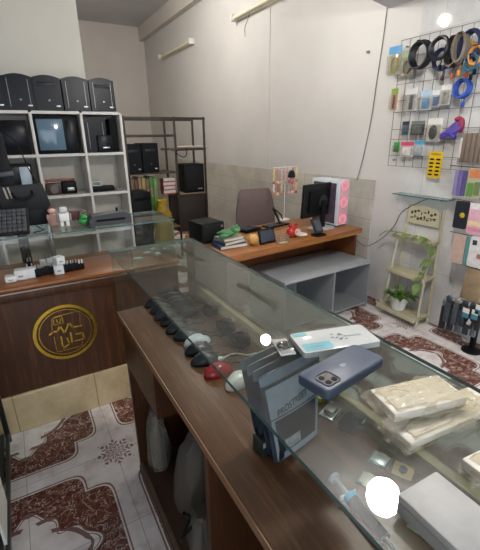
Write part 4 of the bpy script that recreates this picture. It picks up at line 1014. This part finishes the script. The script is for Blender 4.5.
b = MB(); b.box(-w*.44, w*.44, -.006, -.0003, .03, hh-.03, .003); b.build('grille', BLKM, t)
b = MB(); b.box(w*.15, w*.38, -.008, -.0062, hh*.12, hh*.15); b.build('badge', PSTEEL, t)
# lower boxes
t = thing('brown_storage_box', 'dark brown box on the lower right plate of the steel rack', 'box', ((xm+rx1)/2, RY+.02, .3505)); hh = zsh[4]-.35-.06
b = MB(); b.box(-.22, .2, 0, .32, 0, hh, .004); b.build('box', mat('#2d2320', .6), t)
b = MB(); b.box(-.23, .21, -.01, .33, hh+.0004, hh+.03, .004); b.build('lid', mat('#3a2d28', .6), t)
t = plasticbag('crumpled yellow plastic bag low beside the steel rack', (onY(159, 212, 4.85).x, 4.70, 0), .125, .10, onY(157, 200, 4.72).z, mat('#a98a1c', .45, var=.35, sc=12), 12)
b = MB(); b.tube(spline([(-.04, 0, t.children[0].dimensions.z*.95 if False else .74), (0, 0, .82), (.04, 0, .74)]), .006, 6); b.build('handle_loop', mat('#b6951f', .45), t)
t = thing('wooden_plank_box', 'low orange brown wooden crate beside the steel rack foot', 'crate', (onZ(188, 228, .5).x, 3.95, 0))
b = MB(); b.box(-.17, .17, 0, .3, 0, .03); 
for k in range(4): b.box(-.17, .17, 0, .012, .03+k*.115, .13+k*.115); b.box(-.17, .17, .288, .3, .03+k*.115, .13+k*.115)
b.box(-.17, -.158, .012, .288, .03, .475); b.box(.158, .17, .012, .288, .03, .475); b.build('slats', DESKD, t)
b = MB(); b.box(-.172, .172, -.002, .302, .4755, .50, .003); b.build('lid_board', DESKW, t)

# ------------------------------------------------------------------ right wall: wire grid and stock
GXP = 2.985
gr = thing('wire_grid_panel', 'white wire grid panel fixed to the tiled right wall', 'grid', (0, 0, 0)); WIRE = mat('#6f7072', .4, .3)
gy0, gy1, gz0, gz1 = 1.12, 2.50, 1.335, 2.33
b = MB()
for z in (gz0, gz0+.09, 1.56, 1.64, 1.78, 1.87, 2.0, 2.09, 2.2, gz1): b.cyl((GXP, gy0, z), (GXP, gy1, z), .0027, seg=6)
b.build('horizontal_wires', WIRE, gr)
b = MB(); n = 16
for k in range(n+1): y = gy0+(gy1-gy0)*k/n; b.cyl((GXP+.0046, y, gz0), (GXP+.0046, y, gz1), .0027, seg=6)
b.build('vertical_wires', WIRE, gr)
b = MB()
for y in (gy0+.05, gy1-.05):
    for z in (gz0+.05, gz1-.05): b.cyl((GXP+.002, y, z), (3.021, y, z), .006, seg=8)
b.build('wall_clips', WIRE, gr)
WXP = 2.955
def wallthing(name, label, cat, r, X_=WXP, group=None, tilt=0):
    yc, zb, w, h = rectX(*r, X_); t = thing(name, label, cat, (X_, yc, zb), -PI/2, group); t.rotation_euler = (0, tilt, -PI/2); return t, w, h
def peg(t, w, h, back=None):
    b = MB(); b.tube([(0, -.014, h-.012), (0, GXP-WXP-.003, h-.010), (0, GXP-WXP-.003, h+.004)], .0018, 6); b.build('hang_hook', CHROME, t)
def pack(label, r, header, body, insert, kind='box', name='hanging_pack', cat='package', group='packs hanging on the wire grid', hf=.25):
    t, w, h = wallthing(name, label, cat, r, group=group)
    b = MB(); b.box(-w/2, w/2, 0, .002, 0, h*.97, .0008, 1); b.build('card', mat(body, .45, var=.15, sc=30), t)
    if header: b = MB(); b.box(-w/2, w/2, -.0016, -.0003, h*(.97-hf), h*.97); b.build('header_print', mat(header, .4, var=.1), t)
    m = mat(insert, .35, var=.2, sc=30)
    if kind == 'box': b = MB(); b.box(-w*.3, w*.3, -.012, -.0005, h*.1, h*.62, .004); b.build('product', m, t)
    elif kind == 'mouse': b = MB(); b.ell((0, -.016, h*.4), (w*.27, .014, h*.3)); b.build('product', m, t)
    elif kind == 'coil':
        b = MB()
        for k in range(3): b.tube([(w*(.3-.03*k)*math.cos(a), -.006-.003*k, h*.36+h*(.27-.02*k)*math.sin(a)) for a in [2*PI*i/20 for i in range(20)]], .0032, 6, loop=True)
        b.build('cable', m, t)
    elif kind == 'stick': b = MB(); b.box(-w*.14, w*.14, -.01, -.0005, h*.08, h*.68, .004); b.build('product', m, t)
    b = MB(); b.box(-w*.46, w*.46, -.03, -.0021, h*.04, h*.70, .008); b.build('blister', PLAS, t)
    peg(t, w, h); return t
pack('clear pack with yellow cable and blue pink header, top left of grid', (388.5, 45.5, 401, 75), '#4a8fc0', '#9aa08c', '#b59a3a', 'coil')
pack('clear pack with grey yellow cable right of the blue header pack', (401.5, 50, 414.5, 76), '#8fa07c', '#8f8d78', '#6d6244', 'coil')
pack('narrow orange and green pack at left of the second grid row', (391, 88, 397.5, 110), '#7f9a3c', '#c58a6a', '#3b4038', 'stick')
pack('clear pack with white cable hanging second in the second grid row', (406, 87.5, 417, 111), '#c9cbc8', '#b4b6b5', '#3f4246', 'stick')
pack('white blue pack in the middle of the second grid row', (420.5, 90, 431.5, 110), '#a9c4d8', '#c9ced2', '#5d88b5', 'box')
pack('white pack with blue print right of the white blue pack', (432, 90, 440.5, 107), '#dfe2e2', '#c3c9cf', '#4c6c9c', 'box')
pack('white pack with grey adapter at right of the second grid row', (441, 84, 450.5, 105), '#dddedb', '#c4c5c3', '#9a9a98', 'coil')
pack('narrow dark pack with blue watch at left of the third grid row', (402, 121, 409, 135), '#2d3238', '#50606c', '#2e4a66', 'box')
pack('black pack with adapter beside the watch pack', (411, 120.5, 424.5, 135), '#6d7470', '#2b2d2e', '#4d5350', 'box')
pack('white blister pack holding a black mouse on the grid', (427, 117.5, 442, 141.5), '#d7d6d1', '#cfccc4', '#1c1d1f', 'mouse')
pack('small green pack at the left of the lowest grid row', (393.5, 142, 399.5, 152), '#2f9a3a', '#3f9a48', '#247a30', 'box')
pack('white pack with pink header in the lowest grid row', (400.5, 141.5, 413.5, 157), '#c9486a', '#d7d2d0', '#e2dfdc', 'box')
pack('white pack with blue header right of the pink header pack', (414.5, 140.5, 424, 155.5), '#4f9cc4', '#c6d2d6', '#aebbc0', 'box')
# yellow card of earpieces
t, w, h = wallthing('yellow_card', 'yellow hanging card with ten black buttons on the grid', 'card', (428, 151.5, 441.5, 178))
b = MB(); b.box(-w/2, w/2, 0, .002, 0, h, .0008, 1); b.build('card', mat('#d8b516', .45, var=.06), t)
b = MB()
for i in range(2):
    for k in range(5): b = MB(); b.box((-.24+.48*i)*w-w*.14, (-.24+.48*i)*w+w*.14, -.006, -.0003, h*(.1+.145*k), h*(.16+.145*k), .002); b.build('button_cap', BLK, t)
b = MB(); b.box(-w*.36, w*.36, -.0012, -.0003, h*.86, h*.93); b.build('header_print', mat('#a8861a', .5), t); peg(t, w, h)
# coils
def coil(label, r, m, loops=6, name='cable_coil', seed=1, thick=.006, squash=1.0, plug=None, tail=True):
    rnd = random.Random(seed); t, w, h = wallthing(name, label, 'cable', r, WXP-.012-.045*(seed % 3), group='cable coils on the wire grid'); t_dx = .012+.045*(seed % 3)
    b = MB()
    for k in range(loops):
        rx, rz = w/2*(.92-.05*rnd.random()), h/2*(.93-.06*rnd.random()); ox, oz = rnd.uniform(-.006, .006), rnd.uniform(-.006, .006)
        b.tube([(ox+rx*math.cos(a), -.004-k*thick*.9+.004*math.sin(2*a+k), h/2+oz+rz*math.sin(a)) for a in [2*PI*i/28 for i in range(28)]], thick, 7, loop=True)
    b.build('loops', m, t)
    b = MB(); b.tube([(0+.016*math.cos(a), -.004-thick*loops*.45+(.012+thick*loops*.5)*math.sin(a), h*.955+.0*a) for a in [2*PI*i/14 for i in range(14)]], .003, 6, loop=True); b.build('tie', BLKM, t)
    if tail:
        b = MB(); b.tube(spline([(w*.1, -.01, h*.05), (w*.14, -.012, -h*.08), (w*.1, -.012, -h*.2)]), thick*.8, 6); b.build('tail', m, t)
        b = MB(); b.box(w*.1-.01, w*.1+.01, -.02, -.004, -h*.2-.035, -h*.2, .003); b.build('plug', plug or BLK, t)
    b = MB(); b.tube([(0, -.014-thick*loops*.6, h-.016), (0, GXP-WXP-.003+t_dx, h-.012), (0, GXP-WXP-.003+t_dx, h+.004)], .0018, 6); b.build('hang_hook', CHROME, t); return t
coil('thick black cable coil, left of the coils at the grid top', (414, 40.5, 433.5, 69), mat('#14161b', .35), 9, seed=1, thick=.0085, tail=False)
coil('round black cable coil with open grey centre at the grid top', (432, 36.5, 451.5, 60), mat('#1b1d22', .35), 6, seed=2, thick=.007)
coil('dark blue cable coil hanging under the round black coil', (435, 49, 453, 71), mat('#27345f', .4), 8, seed=3, thick=.007, plug=mat('#5a2b2a', .4))
coil('dark cable coil with red plug beside the round black coil', (448, 36, 463, 67), mat('#2b2522', .4), 8, seed=4, thick=.007, plug=mat('#b04a3a', .4))
coil('grey brown cable coil among the coils at the grid top', (456, 33, 469, 64), mat('#6b6152', .5), 8, seed=5, thick=.007, plug=mat('#d98a2b', .4))
coil('yellow orange cable coil near the right picture edge', (461, 42, 478, 67), mat('#b8862b', .45), 8, seed=6, thick=.007, plug=mat('#c8552b', .4))
coil('navy cable coil at the right picture edge', (463, 30, 486, 61), mat('#1f2a4c', .4), 9, seed=7, thick=.008, tail=False)
coil('slim red cable coil between the dark and grey brown coils', (453, 40, 464, 58), mat('#8a3a34', .4), 4, seed=9, thick=.005, plug=mat('#a8463a', .4))
coil('teal cable coil low between the yellow and navy coils', (466, 54, 480, 71), mat('#2d5f74', .4), 5, seed=8, thick=.006)
coil('pale orange cable coil in front of the navy coil', (470, 45, 484, 65), mat('#c98a4a', .45), 5, seed=11, thick=.006)
coil('bright blue cable bundle on the grid under the dark coils', (457, 79, 473, 98), mat('#2a4fa8', .4), 9, seed=12, thick=.007, plug=mat('#2a4fa8', .4))
# purple/red headphones
t, w, h = wallthing('purple_neck_strap', 'purple and red fabric strap bundle hanging on the grid', 'strap', (442.5, 117, 467.5, 139.5)); PUR = mat('#53409a', .5, var=.25); RED = mat('#8e2140', .5)
b = MB()
for k in range(5): b.tube(spline([(w*.32, -.012, h*.85), (w*.05+.01*k, -.014-.004*k, h*(.7-.07*k)), (-w*.28, -.014-.003*k, h*(.34-.05*k)), (-w*.46, -.012, h*(.22-.035*k))]), .014, 8, rr=None)
b.build('strap', PUR, t)
b = MB(); b.ell((w*.3, -.018, h*.62), (w*.12, .02, h*.34)); b.ell((w*.16, -.02, h*.9), (w*.16, .016, h*.12)); b.build('red_wrap', RED, t)
b = MB(); b.tube(spline([(-w*.46, -.012, h*.15), (-w*.1, -.03, h*.28), (w*.16, -.03, h*.08)]), .016, 8); b.build('lower_loop', mat('#3f3aa8', .45), t); peg(t, w, h)
# clear box with brown cases
t, w, h = wallthing('clear_case_box', 'clear plastic box of brown phone cases at right picture edge', 'box', (460.5, 131, 486, 165), 2.86)
b = MB()
for k in range(5): b.box(-w/2+.008+k*w*.195, -w/2+.008+k*w*.195+w*.15, -.012, .03, .012, h-.014, .004)
b.build('brown_cases', mat('#7a665a', .5), t)
b = MB(); b.box(-w/2, w/2, -.02, .04, 0, h, .004); b.build('clear_box', PLAS, t)
b = MB(); b.box(-w/2+.004, -w/2+.02, -.0225, -.0203, h*.2, h*.8); b.build('side_label', mat('#c6c2b8', .5), t)
b = MB(); b.tube([(0, .041, h*.9), (0, GXP-2.86, h*.9)], .003, 6); b.build('hang_hook', CHROME, t)
# display stand with hanging covers (nearer than the wall)
SXP = 2.80
ps = onX(473, 322, SXP); st = thing('accessory_stand', 'black standing rack holding covers at the right picture edge', 'rack', (SXP+.06, ps.y, 0))
b = MB(); b.cyl((0, 0, .02), (0, 0, 1.32), .022, seg=16); b.build('pole', BLK, st)
b = MB(); b.lathe([(.07, 0), (.07, .012), (.03, .03)], seg=28); b.build('base', BLK, st)
def px2(x, y): q = onX(x, y, SXP); return q
for k, (xa, ya, xb, yb) in enumerate([(449, 166, 484, 169), (451, 199, 484, 205), (449, 232, 484, 240), (451, 263, 484, 272), (445, 297, 484, 306)]):
    A, B = px2(xa, ya), px2(xb, yb); o_ = st.location
    b = MB(); b.tube([(SXP+.012-o_.x, A.y-o_.y, A.z+.004), (SXP+.012-o_.x, B.y-o_.y, B.z+.004)], .003, 6); b.build('arm', IRON, st)
    b = MB(); b.tube([(SXP+.012-o_.x, 0, (A.z+B.z)/2+.004), (0, 0, (A.z+B.z)/2+.004)], .004, 6); b.build('arm_bracket', IRON, st)
def cover(label, r, col, accent=None, name='phone_cover', dep=.012, tilt=0, parts=(), dx=0):
    t, w, h = wallthing(name, label, 'phone cover', r, SXP-dx, 'covers on the black stand')
    b = MB(); b.prism([(x, z+h/2) for x, z in rrect(w, h, min(w, h)*.12)], 0, dep); b.build('shell', mat(col, .4, var=.12, sc=25), t)
    if accent: b = MB(); b.ell((w*.12, -.002, h*.5), (w*.2, .003, h*.1), 12, 6); b.build('print', mat(accent, .4), t)
    for nm, x0, x1, z0, z1, c_ in parts: b = MB(); b.box(w*x0, w*x1, -.0022, -.0003, h*z0, h*z1); b.build(nm, mat(c_, .4, var=.15, sc=40), t)
    b = MB(); b.tube([(0, dep*.5, h), (0, .012+dx, h+.008)], .0015, 5); b.build('hanger', CHROME, t)
    return t
cover('slim purple cover, leftmost of three on the black stand', (453.5, 170, 457.5, 195), '#7d74a0')
cover('slim purple cover, middle of three on the black stand', (458, 170.5, 461.5, 196), '#6a6096')
cover('slim dark purple cover, right of three on the black stand', (462, 171, 466, 196.5), '#4e4a78')
cover('colourful green and orange cover pack at the right edge', (466.5, 168, 482, 198.5), '#a9a58a', None, parts=[('orange_print', -.4, .4, .68, .95, '#c07a52'), ('green_print', -.42, .0, .06, .5, '#5a8a3f'), ('blue_print', .05, .42, .1, .55, '#6b7a55')])
cover('black phone cover with yellow emblem on the black stand', (454, 201, 467.5, 229), '#23262d', '#b5a52a')
cover('pink and cream striped pack at the right edge', (468, 203, 486, 235.5), '#d3a5b3', None, parts=[('white_band', -.5, .5, .8, .98, '#d9d6d6'), ('cream_band', -.5, .5, .28, .42, '#d9c79a'), ('rose_band', -.5, .5, .1, .22, '#c98a9c')])
cover('peach pack of thin covers below the black cover', (452, 234, 464.5, 264), '#b79f92')
cover('slim teal cover beside the peach pack', (464.8, 236, 467.8, 266), '#4f8a88')
cover('white cover pack with dark window at the right edge', (468.2, 237, 487, 268), '#d2d2d0', None, parts=[('dark_window', -.36, -.12, .72, .88, '#3b3e42'), ('red_print', .0, .3, .3, .45, '#a86a64')])
t, w, h = wallthing('brown_paper_bag', 'tan paper bag hanging under the white cover pack', 'bag', (461.5, 269, 485, 301), SXP)
b = MB(); R = []
for k in range(7):
    v = k/6; R.append(b.ring([((w*.5*(.72+.28*(1-v)))*math.copysign(abs(math.cos(a))**.6, math.cos(a))*(1+.05*math.sin(7*a+k)), .004+.024*math.sin(a)*(1-.4*v), h*v) for a in [2*PI*i/24 for i in range(24)]]))
b.skin(R); b.build('bag', mat('#8d7a5f', .6, var=.25, sc=12), t)
b = MB(); b.tube(spline([(-w*.15, .004, h), (0, .006, h+.012), (w*.15, .004, h)]), .002, 6); b.build('handle', mat('#6b5a42', .6), t)
# dark hanging keyring straps
ST0 = None; kc_lab = ['at the left front', 'second from left', 'third from left', 'fourth from left', 'fifth from left', 'sixth from left', 'seventh from left', 'eighth from left', 'ninth from left', 'right end']
SC = ['#23272c', '#3b434a', '#2c3238', '#454b50', '#5f6a70', '#2e3840', '#33404c', '#1e2226', '#6d7a80', '#2a2226']
for k in range(10):
    px = 443+3.9*k; row = k % 2
    r = (px-2.6, 297+1.2*k-4*row, px+4.2, 329+1.1*k-7*row)
    yc, zb, w, h = rectX(*r, SXP-.015-.045*row)
    t = thing('hanging_strap', 'dark hanging strap %s of the cluster on the black stand' % kc_lab[k], 'strap', (SXP-.015-.045*row, yc, zb), -PI/2, 'dark straps hanging on the black stand')
    b = MB(); b.box(-w*.42, w*.42, -.012, .012, 0, h*.74, .006, 2); b.build('strap', mat(SC[k], .5, var=.3, sc=30), t)
    b = MB(); b.ell((0, 0, h*.86), (w*.5, .012, h*.13), 12, 6); b.build('knot', mat(SC[(k+5) % 10] if k % 3 else '#77786f', .5, var=.3, sc=40), t)
    b = MB(); b.tube([(0, 0, h*.97), (0, .024+.045*row, h*1.06)], .0018, 5); b.build('loop', CHROME, t)
    if k == 7:
        b = MB()
        for q in range(5): b.ell((w*(-.2+.1*q), -.0125, h*(.2+.07*(q % 3))), (.008, .0015, .012), 8, 4)
        b.build('white_print', mat('#cfc6cb', .5), t)
for k, (px, py) in enumerate(((465, 312), (474, 314), (478, 309))):
    r = (px-3, py-4, px+4, py+6); yc, zb, w, h = rectX(*r, SXP-.095)
    t = thing('hanging_tag', ['teal and white tag in the dark strap cluster, left one', 'teal and white tag in the dark strap cluster, nearest one', 'teal and white tag in the dark strap cluster, right one'][k], 'tag', (SXP-.095, yc, zb), -PI/2, 'teal tags in the strap cluster')
    b = MB(); b.box(-w/2, w/2, 0, .003, 0, h*.5, .001); b.build('teal_half', mat('#3f8090', .45), t)
    b = MB(); b.box(-w/2, w/2, 0, .003, h*.5+.0003, h, .001); b.build('white_half', WHITE, t)
    b = MB(); b.tube([(0, .002, h), (0, .1, h+.02)], .0015, 5); b.build('string', CHROME, t)
# glass wall shelf
A, B = onX(401, 190, 3.0), onX(461, 199, 3.0)
t = thing('glass_wall_shelf', 'narrow glass shelf on the right wall below the grid', 'shelf', (0, 0, 0))
zs = 1.10
b = MB(); b.box(2.905, 3.019, onZ(401, 197, zs).y*0+1.83, 2.35, zs, zs+.008)
b.b.faces.ensure_lookup_table()
for f in b.b.faces: f.normal_update(); f.material_index = 0 if abs(f.normal.z) > .9 else 1
b.build('glass_plate', [glass('shelf_glass', '#dcebea', .3, '#c3d3d4'), EDGE], t, False)
for y in (1.93, 2.34):
    b = MB(); b.box(2.985, 3.019, y-.008, y+.008, zs-.02, zs-.0003, .002); b.build('bracket', CHROME, t)

# ------------------------------------------------------------------ plant stand
IV = mat('#b7b092', .5, var=.06)
wy = .38; ztop = 1.03; PSX, PSY = 2.785, 2.075
pst = thing('plant_stand', 'ivory wooden three tier plant stand by the right wall', 'plant stand', (PSX, PSY, 0), -PI/2)
# local: x to the right (towards camera), y into the wall, z up
for s in (-1, 1):
    b = MB(); b.tube([(s*wy/2, .065, 0), (s*wy/2*.86, .135, .75)], .012, 4, rr=[.014, .012]); b.build('front_leg', IV, pst)
    b = MB(); b.tube([(s*wy/2, .215, 0), (s*wy/2*.86, .235, ztop-.02)], .012, 4, rr=[.016, .015]); b.build('rear_leg', IV, pst)
tiers = []
for z, d0 in ((.075, .03), (.43, .09), (.745, .125)):
    b = MB(); y0 = d0-.02; y1 = .215; n = 5 if z < .7 else 4; wd = (y1-y0)/n
    ww = wy/2*(1-.16*z)+.02
    for k in range(n): b.box(-ww, ww, y0+k*wd, y0+k*wd+wd*.7, z, z+.012, .002)
    b.box(-ww+.01, -ww+.028, y0, y1, z-.02, z-.0003); b.box(ww-.028, ww-.01, y0, y1, z-.02, z-.0003)
    b.box(-ww, ww, y0-.012, y0-.0003, z-.022, z+.014, .002)
    b.build('shelf_slats', IV, pst)
hb = MB(); zb0, zb1 = ztop-.17, ztop
pts = [(-.15, zb0), (.15, zb0), (.15, zb1-.05), (.12, zb1-.02), (.06, zb1-.015), (0, zb1), (-.06, zb1-.015), (-.12, zb1-.02), (-.15, zb1-.05)]
hb.prism(pts, .21, .2185); hb.build('top_board', mat('#c2bb9d', .5, var=.05), pst)
b = MB()
for k in range(16):
    x = -.11+.22*(k % 8)/7; z = (zb0+zb1)/2-.03+.05*(k//8)+.012*math.sin(k*2.1); a = k*1.3
    b.ell((x, .2095, z), (.013*abs(math.cos(a))+.004, .0015, .013*abs(math.sin(a))+.004), 10, 4)
b.tube(spline([(-.12, .2095, zb0+.04), (-.06, .2095, zb0+.06), (0, .2095, zb0+.04), (.06, .2095, zb0+.065), (.12, .2095, zb0+.05)]), .0025, 5)
b.build('carved_ornament', mat('#4a4030', .6), pst)
# pot plant
def leafmesh(b, base, dirv, L, wdt, up=Vector((0, 0, 1)), fold=.2, droop=.3):
    d = dirv.normalized(); s = d.cross(up)
    s = s.normalized() if s.length > 1e-4 else Vector((1, 0, 0)); n = s.cross(d)
    rows = []
    for i, (t_, w_) in enumerate(((0, .05), (.12, .75), (.35, 1), (.6, .8), (.82, .42), (1, .03))):
        c = base+d*L*t_-Vector((0, 0, 1))*droop*L*t_*t_
        rows.append([b.b.verts.new(c-s*wdt*w_+n*fold*wdt*w_), b.b.verts.new(c), b.b.verts.new(c+s*wdt*w_+n*fold*wdt*w_)])
    for A, B in zip(rows, rows[1:]):
        for i in range(2): b.b.faces.new((A[i], A[i+1], B[i+1], B[i]))
LEAF = mat('#5a7a30', .45, var=.35, sc=20); LEAF2 = mat('#65803c', .45, var=.3, sc=20)
o_ = pst.location
px, py = 2.858, 2.10
pt = thing('potted_plant', 'green leafy plant in a white pot on the stand bottom tier', 'plant', (px, py, .0878), -PI/2)
b = MB(); b.lathe([(.055, 0), (.06, .004), (.085, .115), (.095, .118), (.095, .135), (.082, .135), (.078, .11)], seg=28); b.build('pot', mat('#d3d2cc', .4, var=.05), pt)
b = MB(); b.lathe([(.077, .105), (.07, .122), (.001, .125)], seg=20); b.build('soil', mat('#3b2c20', .9), pt)
rnd = random.Random(4); b = MB()
for k in range(75):
    a = rnd.uniform(0, 2*PI); e = rnd.uniform(.1, 1.1); r0 = rnd.uniform(0, .06)
    d = Vector((math.cos(a)*math.cos(e), math.sin(a)*math.cos(e)*.7-.25, math.sin(e)*.8)); 
    base_ = Vector((r0*math.cos(a), r0*math.sin(a), .125))+d*rnd.uniform(.01, .07)
    if base_.y > .1: base_.y = .1
    leafmesh(b, base_, d, rnd.uniform(.05, .085), rnd.uniform(.014, .022), droop=rnd.uniform(.2, .7))
b.build('foliage', [LEAF], pt)
# trailing vine
vn = thing('trailing_vine', 'trailing green vine draped over the stand top tier', 'vine', (PSX, PSY, 0), -PI/2)
path = spline([(-.24, .08, .775), (-.12, .10, .785), (0, .1, .78), (.12, .105, .785), (.195, .10, .74), (.215, .07, .62), (.2, .05, .50), (.17, .04, .40)], 8)
b = MB(); b.tube(path, .003, 6); b.build('stem', mat('#6a7a3a', .5), vn)
b = MB(); rnd = random.Random(8)
for i in range(1, len(path)-1):
    if i % 4: continue
    p_ = path[i]; d = Vector((rnd.uniform(-1, 1), -1, rnd.uniform(-.3, .5)))
    leafmesh(b, p_, d, rnd.uniform(.055, .085), rnd.uniform(.023, .034), droop=.5)
for p_, d in ((path[0], (-1, -.5, -.4)), (path[-1], (.2, -1, -.8)), (path[34] if len(path) > 34 else path[-2], (.6, -1, .1)), (path[40] if len(path) > 40 else path[-3], (-.5, -1, -.3))):
    leafmesh(b, p_, Vector(d), .085, .036, droop=.5)
b.build('leaves', LEAF2, vn)

# ------------------------------------------------------------------ cables and small wall bits
t = thing('wall_cable', 'thin dark cable running down the right wall near the corner', 'cable', (0, 0, 0))
b = MB(); b.tube(spline([onX(387.5, 6, 3.024), onX(383, 40, 3.024), onX(377, 80, 3.024), onX(371, 120, 3.024), onX(363, 158, 3.024), onX(357, 180, 3.012)]), .004, 6); b.build('cable', mat('#6d6a66', .5), t)
t = thing('sagging_cable', 'thin grey cable sagging from the desk to the plant stand', 'cable', (0, 0, 0))
b = MB(); b.tube(spline([onX(352, 236, 2.9), onX(366, 246, 2.97), onX(382, 238, 3.0), onX(394, 226, 3.0), onX(402, 212, 3.0), onX(418, 203, 3.0), onX(432, 197, 3.005)]), .004, 6); b.build('cable', mat('#55585a', .5), t)
t = thing('wall_hook', 'small grey hook on the plain right wall near the cable', 'hook', onX(369, 52, 3.03))
b = MB(); b.cyl((-.012, 0, 0), (0, 0, 0), .014, seg=14); b.build('plate', GREY, t)
b = MB(); b.tube([(-.012, 0, 0), (-.03, 0, -.01), (-.03, 0, .01)], .004, 6); b.build('pin', GREY, t)

# ------------------------------------------------------------------ world and view
w = bpy.data.worlds.new('world'); S.world = w; w.use_nodes = True
w.node_tree.nodes['Background'].inputs[0].default_value = (.82, .9, 1, 1); w.node_tree.nodes['Background'].inputs[1].default_value = 4
S.view_settings.view_transform = 'Standard'; S.view_settings.look = 'None'; S.view_settings.gamma = 1; S.view_settings.use_curve_mapping = False
S.view_settings.exposure = 0.06
